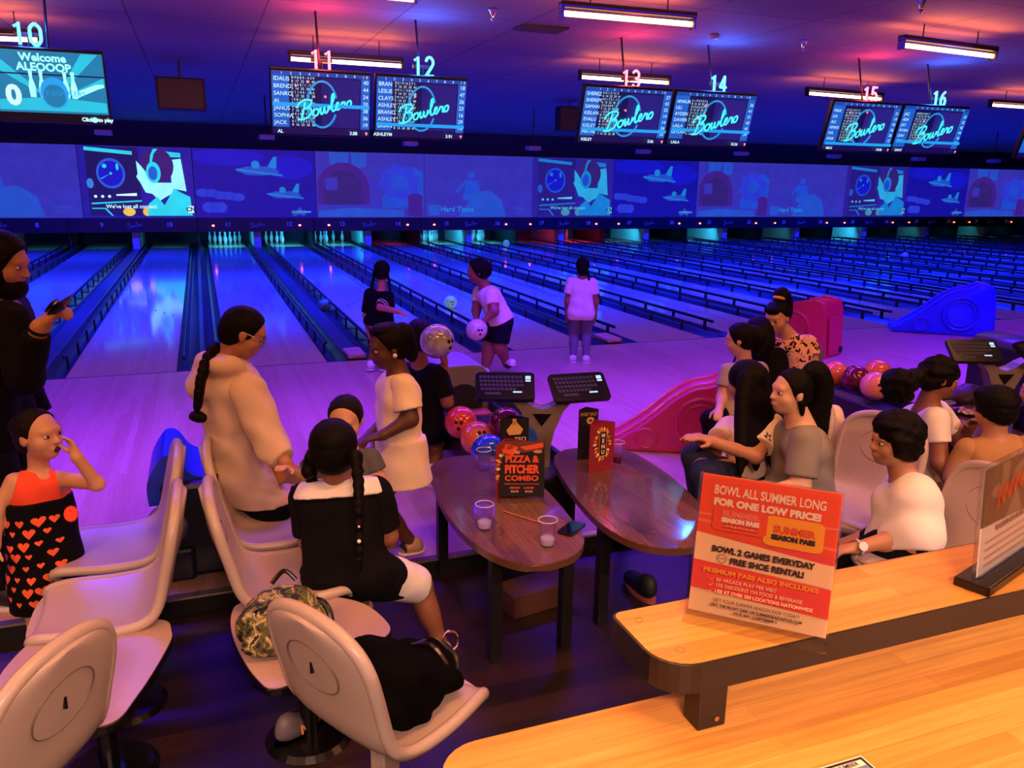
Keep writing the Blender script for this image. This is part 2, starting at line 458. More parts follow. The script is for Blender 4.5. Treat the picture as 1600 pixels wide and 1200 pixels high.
# bumper rails
mat('rail_black', '#100f18', .35)
YS = [.75 + .86*i for i in range(19)]
bar = MB().box((0, 8.5, .115), (.03, 15.9, .04), bev=.006).build('rail_bar', M['rail_black']); bar_me = bar.data; bpy.data.objects.remove(bar)
pst = MB().box((0, 0, .015), (.022, .05, .17)).build('post', M['rail_black']); pst_me = pst.data; bpy.data.objects.remove(pst)
full = MB().box((0, 8.5, .115), (.03, 15.9, .04), bev=.006)
for y in YS: full.box((0, y, .015), (.022, .05, .17))
full = full.build('bumper_rail', M['rail_black']); full_me = full.data; bpy.data.objects.remove(full)
for n in LANES:
    for s in (-1, 1):
        x = LX(n) + s*.60; side = 'left' if s < 0 else 'right'
        low = (n, s) in ((10, 1), (11, -1))
        lab = 'black bumper rail %s along the %s edge of lane %d' % ('lowered into the gutter' if low else 'raised on short posts', side, n)
        if 9 <= n <= 16:
            t = thing('bumper_rail', lab, 'rail', (x, 0, -.085 if low else 0), group='bumper rails along the lanes')
            link('rail_bar', bar_me, None, t)
            if not low:
                for y in YS:
                    p_ = link('post', pst_me, None, t); p_.location = (0, y, 0)
        else:
            t = link('bumper_rail', full_me, None); t.location = (x, 0, 0); tag(t, lab, 'rail', 'bumper rails along the lanes')

# ------------------------------------------------------------------ the script logo used on the screens and masking units
def stroke_logo(r=.1):
    st = [[(.55, .0), (.75, .8), (.98, 1.85)], [(.05, 1.3), (.3, 1.8), (.9, 2.05), (1.55, 1.95), (1.6, 1.5), (1.15, 1.15), (.9, 1.08)],
          [(.9, 1.08), (1.5, 1.05), (1.65, .6), (1.3, .12), (.7, -.1), (.1, .02)],
          [(2.2, .85), (1.95, .75), (1.85, .35), (2.0, .1), (2.3, .15), (2.45, .5), (2.35, .82), (2.2, .85)],
          [(2.42, .72), (2.62, .78), (2.7, .95), (2.68, .4), (2.8, .15), (3.0, .35), (3.12, .95), (3.15, .4), (3.3, .2), (3.5, .45), (3.6, 1.0)],
          [(3.62, .5), (3.95, 1.1), (4.2, 1.9), (4.15, 2.25), (3.98, 2.1), (3.92, 1.2), (4.0, .4), (4.2, .3), (4.4, .55)],
          [(4.35, .6), (4.65, .8), (4.72, 1.1), (4.55, 1.15), (4.42, .8), (4.5, .42), (4.75, .4), (4.98, .75)],
          [(4.98, .75), (5.15, 1.2), (5.2, 1.05), (5.42, 1.1), (5.42, .7), (5.5, .45), (5.62, .5)],
          [(5.95, 1.15), (5.75, 1.05), (5.65, .7), (5.78, .45), (6.02, .5), (6.15, .82), (6.08, 1.12), (5.95, 1.15)]]
    mb = MB()
    for s in st:
        q = [((x - 3.1)/6.2, (y*.95 + .10*x - 1.2)/6.2, 0) for x, y in s]
        mb.tube(crom(q, 4), r/6.2*1.0, seg=6)
    for v in mb.bm.verts: v.co.z *= .25
    return mb
_l = stroke_logo(.11).build('script_logo', None); logo_me = _l.data; bpy.data.objects.remove(_l)
def logo(m, mx, w, parent, name='script_logo'):
    me = logo_me.copy(); me.transform(mx @ Matrix.Diagonal((w, w, w, 1))); return link(name, me, m, parent)

# ------------------------------------------------------------------ masking units over the pin decks
emi('indicator_red', (1.0, .12, .08), 9); mat('mask_lettering', '#8d90b8', .5, emit='#5a62c8', estr=.12)
mat('mask_lettering_dim', '#5a5c80', .5, emit='#4a52a8', estr=.06)
num_off = .05
for n in range(7, 31, 2):
    a, b = LX(n), LX(n+1); c = (a + b)/2; w = 3.351
    t = thing('masking_unit', 'dark masking unit over lanes %d and %d' % (n, n+1), 'masking unit', (c, YM, .5), group='masking units over the pin decks')
    MB().box((0, .25, .19), (w-.01, .5, .40), bev=.01).build('panel', M['mask_dark'], t)
    for k, x in ((n, a), (n+1, b)):
        text('lane_number', str(k), .17, M['mask_lettering'], frame((x-c+num_off, -.004, .20), (1, 0, 0), (0, 0, 1)), t, bold=.004)
        s = -1 if k == n else 1
        if k not in (8, 9, 10):
            MB().sph((x-c+s*.36, -.02, .17), .035, (1.1, .5, .8), 12, 8).build('indicator_light', M['indicator_red'], t, smooth=True)
    logo(M['mask_lettering_dim'], frame((0, -.008, .19), (1, 0, 0), (0, 0, 1)), .42, t)

# ------------------------------------------------------------------ projection screens
SCR = {k: emi('screen_'+k, v, s) for k, v, s in (
    ('violet', '#3c38c8', .75), ('violet_dark', '#2a20b8', .7), ('blue', '#1a1ae0', .75), ('deep', '#1410b0', .7), ('cloud', '#2f3fe6', .8), ('aqua', '#28d8f0', 1.0),
    ('aqua_dim', '#3a8cf0', .8), ('pale', '#9af4ff', 1.1), ('plum', '#4a2890', .6), ('navy', '#231a78', .6), ('magenta', '#6a2aa8', .7), ('sky', '#2868f0', .8), ('amber', '#f0c040', 1.0), ('white', '#c8f4ff', 1.2), ('ink', '#060418', .5))}
SCR_DIM = {k: emi('screen_dim_'+k, v, s) for k, v, s in (
    ('violet', '#3c38c8', .75), ('violet_dark', '#3226b0', .7), ('blue', '#1a1ae0', .75), ('deep', '#1c16b8', .7), ('cloud', '#2f3fe6', .8), ('aqua', '#1a8ae8', .8),
    ('aqua_dim', '#2a5ae0', .75), ('pale', '#30b0f0', .85), ('plum', '#402a90', .6), ('navy', '#30219a', .65), ('magenta', '#4a24a0', .7), ('sky', '#2450e0', .8), ('amber', '#50a0c0', .7), ('white', '#60c8f0', .9), ('ink', '#0a0830', .5))}
def screen(x0, x1, kind, label, bright):
    P = SCR if bright else SCR_DIM; z0, z1 = .895, 2.86; w, h = x1-x0, z1-z0
    t = thing('projection_screen', label, 'screen', (x0, YM+.12, z0), group='projection screens along the back wall')
    lay = [0]
    MB().box((w/2, .02, h/2), (w, .04, h)).build('panel', P[{'talk': 'violet', 'pilot': 'violet_dark', 'clouds': 'deep', 'arch': 'violet'}[kind]], t)
    def shape(name, polys, m):
        lay[0] += 1; mb = MB()
        for q in polys: mb.prism([(max(0.01, min(.99, px))*w, max(.01, min(.99, py))*h) for px, py in q], .003, (0, -.004*lay[0], 0), (1, 0, 0), (0, 0, 1))
        return mb.build(name, P[m], t)
    def wr(name, s, px, py, size, m, **kw):
        lay[0] += 1
        return text(name, s, size*h, P[m], frame((px*w, -.004*lay[0]-.004, py*h), (1, 0, 0), (0, 0, 1)), t, **kw)
    if kind == 'talk':
        shape('light_wedge', [[(.3, .0), (.75, .0), (.7, .3), (.55, .4), (.42, .3)]], 'aqua_dim')
        shape('seated_figure', [ell(.42, .68, .035, .055, 14), [(.36, .6), (.48, .6), (.5, .42), (.36, .42)], [(.36, .6), (.38, .55), (.3, .4), (.27, .42)], [(.36, .42), (.5, .42), (.58, .44), (.66, .34), (.66, .26), (.56, .3), (.42, .26), (.34, .32)]], 'sky')
        shape('trousers', [[(.4, .38), (.58, .44), (.67, .34), (.66, .25), (.54, .3), (.4, .26), (.34, .31)]], 'aqua_dim')
        shape('title_card', [[(.03, .03), (.13, .03), (.13, .2), (.03, .2)]], 'aqua_dim')
        wr('title', 'Hard Times', .29, .13, .12, 'aqua', bold=.006); wr('subtitle', 'Comedy', .23, .055, .055, 'aqua_dim')
        wr('channel_mark', 'COMEDY\nLIVE', .86, .11, .065, 'aqua_dim')
    elif kind == 'pilot':
        shape('console', [[(.06, .03), (.52, .03), (.52, .98), (.06, .98)]], 'navy')
        shape('ceiling_beam', [[(.06, .93), (.47, .88), (.47, .93), (.06, .98)], [(.78, .86), (.9, .86), (.9, .92), (.76, .94)]], 'aqua')
        shape('radar_scope', [ell(.27, .62, .125, .21, 28)], 'sky'); shape('radar_glass', [ell(.27, .62, .105, .175, 28)], 'blue')
        shape('radar_sweep', [[(.27, .62), (.18, .55), (.185, .54)], ell(.27, .62, .012, .018, 10), ell(.33, .71, .012, .05, 10), ell(.22, .72, .02, .03, 10)], 'aqua')
        shape('radar_small', [ell(.085, .48, .03, .07, 16)], 'aqua_dim')
        shape('switches', [ell(.12+.06*i, .3, .014, .02, 10) for i in range(3)] + [[(.3, .31), (.48, .31), (.48, .35), (.3, .33)]], 'white')
        shape('console_edge', [[(.08, .19), (.52, .23), (.52, .25), (.08, .21)], [(.08, .14), (.2, .14), (.26, .03), (.245, .03), (.19, .125), (.08, .125)]], 'aqua')
        shape('warning_lamps', [ell(.4, .085, .055, .06, 18), ell(.56, .085, .04, .06, 18)], 'amber')
        shape('window_column', [[(.80, .42), (.93, .38), (.9, .84), (.8, .82)]], 'pale')
        shape('listener_hair', [ell(.68, .74, .15, .25, 26)], 'plum')
        shape('listener_face', [[(.5, .8), (.54, .73), (.6, .6), (.66, .5), (.8, .5), (.82, .36), (.74, .3), (.68, .24), (.62, .34), (.56, .36), (.52, .5), (.49, .58), (.505, .62)]], 'pale')
        shape('listener_shirt', [[(.56, .03), (.97, .03), (.96, .3), (.88, .36), (.82, .42), (.72, .18), (.66, .3), (.58, .2)]], 'aqua')
        shape('headset_cup', [ell(.645, .64, .065, .15, 22)], 'aqua'); shape('headset_inner', [ell(.64, .63, .04, .1, 20)], 'sky')
        shape('headset_band', [[(.62, .78), (.64, .78), (.66, .9), (.7, .97), (.66, .97), (.63, .88)]], 'aqua')
        wr('subtitle', "We've lost all contact.", .43, .16, .075, 'white', bold=.002)
        shape('channel_box', [[(.93, .07), (.985, .07), (.985, .17), (.93, .17)]], 'white'); wr('channel_mark', 'CN', .957, .12, .085, 'ink', bold=.006)
    elif kind == 'clouds':
        r = random.Random(3)
        shape('sky_patch', [ell(.28, .88, .3, .12, 20), ell(.78, .75, .2, .18, 20)], 'blue')
        shape('cloud_bank', [ell(.06+.07*i, .35+.05*r.random()-.02*i, .06, .06, 14) for i in range(5)] + [ell(.1+.05*i, .15, .05, .08, 12) for i in range(3)], 'cloud')
        for cx, cy, k in ((.52, .7, 1.0), (.73, .35, .8)):
            shape('aeroplane', [[(cx-.19*k, cy), (cx-.1*k, cy+.05*k), (cx+.12*k, cy+.06*k), (cx+.18*k, cy-.03*k), (cx+.05*k, cy-.08*k), (cx-.1*k, cy-.07*k)]], 'aqua_dim')
            shape('wing', [[(cx-.18*k, cy+.02*k), (cx+.2*k, cy-.06*k), (cx+.2*k, cy-.085*k), (cx-.18*k, cy-.01*k)], [(cx+.08*k, cy+.05*k), (cx+.13*k, cy+.2*k), (cx+.16*k, cy+.2*k), (cx+.15*k, cy+.03*k)], ell(cx-.02*k, cy+.08*k, .035*k, .06*k, 12)], 'aqua')
        shape('channel_splat', [[(.78, .07), (.83, .1), (.85, .17), (.88, .1), (.95, .09), (.9, .06), (.89, .02), (.85, .05), (.8, .02)]], 'aqua_dim')
        wr('channel_mark', 'nickelodeon', .865, .09, .06, 'white')
    else:
        shape('backdrop', [[(0, .0), (1, 0), (1, 1), (0, 1)]], 'violet')
        shape('hills', [[(.6, .3), (.72, .75), (.8, .6), (.9, .8), (1, .7), (1, .15), (.6, .15)]], 'sky')
        shape('tower_top', [[(.13, .8), (.28, .8), (.3, 1), (.12, 1)], [(.33, .75), (.45, .78), (.46, 1), (.32, 1)]], 'aqua_dim')
        shape('round_arch', [ell(.24, .42, .24, .42, 30, 0, 180) + [(0, .2), (.48, .2)]], 'magenta'); shape('arch_hollow', [ell(.24, .40, .18, .32, 26, 0, 180) + [(.06, .2), (.42, .2)]], 'plum')
        shape('doorway', [[(.08, .42), (.19, .42), (.19, .62), (.08, .6)]], 'violet')
        shape('gear', [[(.76 + (.17 if i % 2 else .21)*math.cos(PI*i/8+.2), .55 + (.24 if i % 2 else .3)*math.sin(PI*i/8+.2)) for i in range(16)]], 'cloud')
        shape('gear_hub', [ell(.76, .55, .08, .12, 20)], 'sky')
        shape('table_top', [[(0, .0), (.8, 0), (.8, .12), (.3, .15), (0, .1)]], 'aqua_dim')
        shape('cylinder_stack', [[(.84, .02), (.98, .02), (.98, .3), (.84, .3)], ell(.91, .32, .075, .06, 16)], 'magenta')
    return t
XS = [-7.4, -3.75, -.8, 2.67, 6.07, 9.8, 12.83, 16.29, 19.45, 23.08, 26.23, 29.57, 33.1, 36.6, 39.9]
KN = ['talk', 'pilot', 'clouds', 'arch']
DESC = {'talk': 'projection of a lone seated figure titled Hard Times', 'pilot': 'projection of a person in a headset beside a radar scope', 'clouds': 'projection of two aeroplanes over clouds', 'arch': 'projection of a round arch, gears and blue hills'}
ORD = ['the leftmost', 'second from the left', 'third from the left', 'the rightmost']
for i, (a, b) in enumerate(zip(XS, XS[1:])):
    k = KN[i % 4]
    screen(a+.01, b-.01, k, '%s, %s' % (DESC[k], ORD[i // 4]), i == 1)

# ------------------------------------------------------------------ pins and the light in each pin deck
mat('pin_white', '#f2f0ea', .25, var=.02)
PROF = [(.0258, 0), (.0286, .004), (.0365, .03), (.0495, .065), (.0605, .114), (.0575, .16), (.042, .21), (.0285, .24), (.0235, .26), (.024, .29), (.0305, .32), (.0323, .343), (.028, .365), (.017, .378), (.001, .381)]
_p = MB().lathe(PROF, seg=20).build('bowling_pin', M['pin_white'], smooth=True, angle=60); pin_me = _p.data; bpy.data.objects.remove(_p)
OFF = {1: (0, 0), 2: (-.1524, .264), 3: (.1524, .264), 4: (-.3048, .528), 5: (0, .528), 6: (.3048, .528), 7: (-.457, .792), 8: (-.152, .792), 9: (.152, .792), 10: (.457, .792)}
NUMW = {11: 'eleven', 12: 'twelve', 13: 'thirteen', 15: 'fifteen', 16: 'sixteen', 18: 'eighteen', 19: 'nineteen', 21: 'twenty-one', 25: 'twenty-five'}
RACKS = {11: [1, 2, 3, 4, 5, 6, 7, 8, 9, 10], 12: [7, 4, 2, 1, 5], 13: [7, 4, 2, 8, 9, 10], 15: list(range(1, 11)), 16: list(range(1, 11)), 18: [2, 10], 19: [4, 9, 10], 21: [4, 9], 25: [1, 3, 5, 6, 10]}
for n, ps in RACKS.items():
    red = n == 18
    for p_ in ps:
        o = link('bowling_pin', pin_me, None); o.location = (LX(n)+OFF[p_][0], 18.29+OFF[p_][1], 0)
        tag(o, '%s bowling pin standing at the far end of lane %s' % ('red-lit' if red else 'cyan-lit', NUMW[n]), 'pin', 'pins standing on lane '+NUMW[n])
for n in LANES:
    col = (1, .03, .12) if n in (14, 17, 18) else (.03, .55, 1) if n in RACKS else (.03, .45, .6)
    pw = 30 if n in RACKS else 5
    area('pin_deck_light', (LX(n), 17.0, .46), (.9, .12), pw, col, (math.radians(58), 0, 0))

# ------------------------------------------------------------------ orange tube lights
mat('fixture_black', '#0b0a0a', .5)
emi('tube_orange', (1.0, .40, .085), 14)
def tube_light(a, b, label, pw=2.5, up=12, col=(1, .30, .07)):
    a, b = Vector(a), Vector(b); c = (a+b)/2; d = (b-a).normalized(); L = (b-a).length
    t = thing('tube_light', label, 'light', (c.x, c.y, c.z), math.atan2(d.y, d.x), 'orange tube lights on the ceiling')
    MB().box((0, 0, .085), (L+.06, .09, .05), bev=.01).box((-L/2-.015, 0, .035), (.02, .07, .11)).box((L/2+.015, 0, .035), (.02, .07, .11)).build('housing', M['fixture_black'], t)
    r = MB()
    for s in (-1, 1): r.cyl((s*L*.3, 0, .1), (s*L*.3, 0, CZ-c.z), .006, seg=8)
    r.build('hanger', M['fixture_black'], t)
    MB().cyl((-L/2, 0, .02), (L/2, 0, .02), .021, seg=14).build('tube', M['tube_orange'], t, smooth=True)
    for nm, e, z, rx in (('tube_glow', pw, -.01, 0), ('tube_glow', up, .03, -2.2), ('tube_glow', up, .03, 2.2)):
        l = bpy.data.lights.new(nm, 'AREA'); l.shape = 'RECTANGLE'; l.size, l.size_y = L, .06; l.energy = e; l.spread = 2.5 if rx == 0 else PI; l.color = col if rx == 0 else (1, .20, .05)
        o = bpy.data.objects.new(nm, l); COL.objects.link(o); o.parent = t; o.location = (0, .09*(rx > 0) - .09*(rx < 0), z); o.rotation_euler = (rx, 0, 0)
    return t
tube_light((2.131, -2.756, 3.320), (3.298, -2.801, 3.320), 'orange tube light nearest the top middle of the picture')
tube_light((5.655, -2.780, 3.320), (6.965, -2.670, 3.320), 'orange tube light above the neon sixteen')
tube_light((0.353, 0.529, 3.280), (1.573, 0.528, 3.280), 'orange tube light behind the neon eleven')
tube_light((3.903, 0.611, 3.300), (5.165, 0.625, 3.300), 'orange tube light behind the neon thirteen')
tube_light((7.550, 0.743, 3.300), (9.006, 0.865, 3.300), 'orange tube light behind the neon fifteen')
tube_light((11.119, 0.717, 3.300), (12.643, 0.750, 3.300), 'orange tube light at the right edge of the picture')
tube_light((-3.001, 0.594, 3.280), (-2.052, 0.372, 3.280), 'orange tube light behind the neon ten')
# unseen tubes: same rows continued, plus fill rows added above seats and behind camera
for x, y, pw in ((-2.6, -5.6, 14), (1.3, -5.8, 14), (4.6, -5.6, 14), (-3.4, -8.6, 4), (0.3, -8.9, 4), (3.6, -8.5, 20), (8.2, -6.2, 14), (-4, -10.7, 330), (-.6, -10.7, 330), (3, -10.7, 330), (7, -10.7, 330), (-2.9, -7.2, 34), (.1, -7.2, 34), (3.1, -7.2, 34), (.3, -2.75, 3), (-3, -2.75, 3)):
    tube_light((x-.6, y, 3.32), (x+.6, y, 3.32), 'orange tube light over the seating, out of the picture', pw, 34 if y > -3 else 6, (1, .55, .42) if y < -9 else (1, .38, .14))

# ------------------------------------------------------------------ overhead scoring monitors
mat('monitor_black', '#08080c', .35)
MS = {k: emi('monitor_'+k, v, s) for k, v, s in (('field', '#10126a', .55), ('column', '#1a6ae0', .85), ('header', '#1650c0', .8), ('bar', '#18a0f0', 1.1), ('logo', '#40e8f8', 1.3), ('ring', '#1c9ae8', 1.0), ('word', '#c8f0ff', 1.2), ('mark', '#ff9aa0', 1.2), ('cyan', '#20c8e8', 1.0), ('teal', '#0e86b8', .9), ('pale', '#a0ffff', 1.3), ('hatch', '#4a3ad0', .6))}
def monitor(xl, xr, zt, lane, names, foot, speed, bar, welcome=False, group='scoring monitors over the lanes'):
    w = xr-xl; h = .575; tilt = math.radians(15); y0 = -1.03
    lab = 'scoring monitor above lane %d, below the neon %d' % (lane, lane)
    t = thing('scoring_monitor', lab, 'monitor', ((xl+xr)/2, y0+.08, zt-h*math.cos(tilt)), 0, group)
    up = Vector((0, -math.sin(tilt), math.cos(tilt))); nb = Vector((0, math.cos(tilt), math.sin(tilt)))
    R = Matrix(((1, 0, 0), (0, nb.y, up.y), (0, nb.z, up.z)))
    MB().box(up*(h/2) + nb*.035, (w+.012, .06, h+.03), rot=R, bev=.008).build('housing', M['monitor_black'], t)
    MB().cyl(up*(h*.8) + nb*.05, (0, .1, CZ - (zt-h*math.cos(tilt))), .011, seg=10).build('ceiling_pole', M['monitor_black'], t)
    lay = [1]
    def F(px, py, e=0): return frame(Vector(((px-.5)*w, 0, 0)) + up*(py*h) - nb*(.0025*lay[0]+e), (1, 0, 0), up)
    def panel(name, x0, y0_, x1, y1, m):
        lay[0] += 1; mb = MB()
        o = Vector((0, 0, 0)) - nb*.0025*lay[0]
        mb.prism([((a-.5)*w, b*h) for a, b in ((x0, y0_), (x1, y0_), (x1, y1), (x0, y1))], .002, o, (1, 0, 0), up); return mb.build(name, MS[m], t)
    def poly(name, polys, m):
        lay[0] += 1; mb = MB(); o = Vector((0, 0, 0)) - nb*.0025*lay[0]
        for q in polys: mb.prism([((a-.5)*w, b*h) for a, b in q], .002, o, (1, 0, 0), up)
        return mb.build(name, MS[m], t)
    def wr(name, s, px, py, size, m, **kw):
        lay[0] += 1; return text(name, s, size*h, MS[m], F(px, py, .001), t, **kw)
    if welcome:
        panel('screen', .01, .13, .99, .99, 'teal')
        poly('burst', [[(.5, .3), (.02, .75), (.02, .95)], [(.5, .3), (.8, .98), (.95, .98)], [(.5, .3), (.98, .55), (.98, .66)], [(.02, .16), (.98, .16), (.98, .3), (.5, .36), (.02, .3)]], 'cyan')
        poly('divider', [[(.01, .66), (.99, .66), (.99, .68), (.01, .68)]], 'field')
        poly('pin_picture', [[(x-.025, .35), (x+.025, .35), (x+.03, .5), (x+.012, .62), (x+.018, .72), (x-.018, .72), (x-.012, .62), (x-.03, .5)] for x in (.33, .42, .63, .70)] + [[(.72, .36), (.92, .5), (.98, .53), (.97, .57), (.9, .56), (.74, .46)]], 'pale')
        poly('ball', [ell(.52, .42, .125, .22, 28)], 'bar'); poly('ball_shade', [ell(.52, .38, .1, .16, 24)], 'teal')
        wr('greeting', 'Welcome', .46, .90, .15, 'pale', bold=.003); wr('team', 'ALEOOOP', .46, .77, .15, 'pale', bold=.003)
        wr('bowlers', '8 BOWLERS', .62, .42, .1, 'ring'); wr('zero', '0', .16, .36, .38, 'word', bold=.01)
        wr('prompt', 'Click   to play', .88, .06, .075, 'word', bold=.002)
        poly('prompt_button', [ell(.855, .06, .03, .04, 14)], 'pale')
        return t
    panel('screen', .005, .01, .995, .99, 'field')
    panel('name_column', .01, .12, .175, .92, 'column'); panel('total_column', .90, .12, .99, .92, 'column'); panel('header', .01, .925, .99, .985, 'header')
    poly('rain', [[(.5+.0125*i, .14), (.504+.0125*i, .14), (.504+.0125*i, .9), (.5+.0125*i, .9)] for i in range(31)], 'hatch')
    n = len(names)
    wr('names', '\n'.join(names), .025, .53, .088, 'word', align='LEFT', line=1.28)
    r = random.Random(lane)
    rows = []
    for i in range(n):
        rows.append(' '.join(r.choice('123456789-/') for _ in range(9))); rows.append('  '.join(str(5+j*8+r.randint(0, 4)) for j in range(5)))
    wr('frames', '\n'.join(rows), .2, .53, .055, 'word', align='LEFT', line=1.02)
    wr('totals', '\n'.join(str(r.randint(12, 47)) for _ in range(n)), .945, .53, .088, 'word', line=1.28)
    wr('frame_numbers', '  '.join(str(i) for i in range(1, 11)), .53, .955, .06, 'word', spacing=1.9)
    poly('strikes', [ell(.24+.3*r.random(), .3+.55*r.random(), .012, .022, 10) for _ in range(3)], 'mark')
    lay[0] += 1; ring = MB(); o = up*(.5*h) - nb*(.0025*lay[0]+.002)
    for a0, a1 in ((18, 342),):
        ring.tube([o + Vector((math.cos(math.radians(a))*.165*w*.9, 0, 0)) + up*(math.sin(math.radians(a))*.36*h) for a in range(a0, a1, 6)], .010, seg=6)
    ring.build('logo_ring', MS['ring'], t)
    lay[0] += 2; Lg = frame(up*(.47*h) - nb*(.0025*lay[0]+.006) + Vector((.02*w, 0, 0)), (1, 0, .10), up); logo(MS['logo'], Lg, .56*w, t)
    panel('highlight_bar', .01, bar, .985, bar+.055, 'bar')
    wr('player', foot, .08, .06, .075, 'word', bold=.001); wr('speed', speed, .82, .06, .075, 'word', bold=.001)
    poly('heart', [[(.94, .08), (.955, .09), (.97, .08), (.955, .03)]], 'mark')
    return t
def m2(a, b, *k): monitor(a[0], b[0], (a[2]+b[2])/2, *k)
m2((-0.017, -1.050, 2.990), (0.901, -1.050, 2.988), 11, ['IDALIS', 'BREND', 'SANRO', 'AL', 'JANUS', 'SOPHIA', 'JACK'], 'AL', '3.88', .46)
m2((0.950, -1.050, 2.990), (1.857, -1.050, 2.994), 12, ['BRAN', 'LESLIE', 'CLAYS', 'ASHLEY', 'BRAND', 'ASHLEY', 'BRIAN'], 'ASHLEYM', '3.91', .2)
m2((3.141, -1.050, 3.013), (4.200, -1.050, 3.016), 13, ['SHEREZ', 'SHEREM', 'SAMAN', 'KEILAN', 'EVALU', 'KISLEY', 'MATHE'], 'KISLEY', '5.06', .22)
m2((4.241, -1.050, 3.012), (5.303, -1.050, 3.024), 14, ['AMAUR', 'LILI', 'AYDEN', 'DAVIER', 'LAILA', 'LEYLAN'], 'LAILA', '10.26', .27)
m2((6.404, -1.050, 3.013), (7.454, -1.050, 3.017), 15, ['MAX', 'LIA', 'ALI', 'AMAX', 'IVA', 'ANA'], 'MAX', '10.06', .13)
m2((7.495, -1.050, 3.018), (8.588, -1.050, 3.021), 16, ['JAZ', 'ASH', 'JAY', 'RYAN', 'DAV', 'CALI'], 'SAINT', '', .22)
m2((9.712, -1.050, 3.005), (10.921, -1.050, 3.004), 17, ['', '', ''], '', '', .3)
m2((-2.216, -1.050, 3.012), (-1.375, -1.050, 3.038), 10, [], '', '', 0, True)

# ------------------------------------------------------------------ neon lane numbers
emi('neon_red', (1.0, .10, .12), 7); emi('neon_cyan', (.06, .75, 1.0), 5)
def neon(n, c, label, h=.17):
    red = n % 2; c = Vector(c)
    t = thing('neon_number', label, 'neon sign', c, 0, 'neon lane numbers')
    G = {'0': [[(.5, 1), (.15, .8), (.1, .5), (.15, .2), (.5, 0), (.85, .2), (.9, .5), (.85, .8), (.5, 1)]], '1': [[(.2, .8), (.55, 1), (.55, 0)]],
         '2': [[(.12, .78), (.3, .98), (.65, .98), (.85, .75), (.7, .5), (.1, 0), (.1, 0), (.9, 0)]], '3': [[(.12, .85), (.45, 1), (.82, .85), (.78, .6), (.45, .53), (.8, .45), (.88, .2), (.5, 0), (.1, .15)]],
         '4': [[(.65, 0), (.65, 1), (.65, 1), (.08, .3), (.08, .3), (.92, .3)]], '5': [[(.85, 1), (.25, 1), (.25, 1), (.18, .55), (.55, .65), (.88, .4), (.75, .08), (.4, 0), (.1, .12)]],
         '6': [[(.75, .98), (.35, .75), (.13, .35), (.3, .03), (.65, .03), (.87, .28), (.7, .55), (.35, .55), (.16, .35)]], '7': [[(.1, 1), (.9, 1), (.9, 1), (.4, 0)]]}
    mb = MB(); s = str(n); wd = h*.58; gap = h*.14; tot = len(s)*wd + (len(s)-1)*gap
    for i, ch in enumerate(s):
        for st in G[ch]:
            sharp = ch in '147' 
            q = [(-tot/2 + i*(wd+gap) + x*wd, 0, (y-.5)*h) for x, y in st]
            mb.tube(q if sharp else crom(q, 4), .0125, seg=8)
    mb.build('neon_tube', M['neon_red' if red else 'neon_cyan'], t, smooth=True)
    MB().box((0, .035, 0), (tot*.9, .012, h*.2)).cyl((0, .035, 0), (0, .05, -h*.75), .008, seg=8).build('bracket', M['monitor_black'], t)
    l = bpy.data.lights.new('neon_glow', 'POINT'); l.energy = 26 if red else 40; l.shadow_soft_size = .08; l.color = (1, .05, .1) if red else (.02, .12, 1)
    o = bpy.data.objects.new('neon_glow', l); COL.objects.link(o); o.parent = t; o.location = (0, -.06, .12)
for n, c, k in ((10, (-1.935, -1.000, 3.157), 'at the left edge of the picture'), (11, (0.465, -1.000, 3.103), 'over the monitor of lane 11'), (12, (1.441, -1.000, 3.106), 'over the monitor of lane 12'), (13, (3.731, -1.000, 3.121), 'over the monitor of lane 13'), (14, (4.845, -1.000, 3.128), 'over the monitor of lane 14'), (15, (7.031, -1.000, 3.120), 'over the monitor of lane 15'), (16, (8.152, -1.000, 3.129), 'over the monitor of lane 16')):
    neon(n, c, '%s neon number %d %s' % ('red' if n % 2 else 'cyan', n, k))

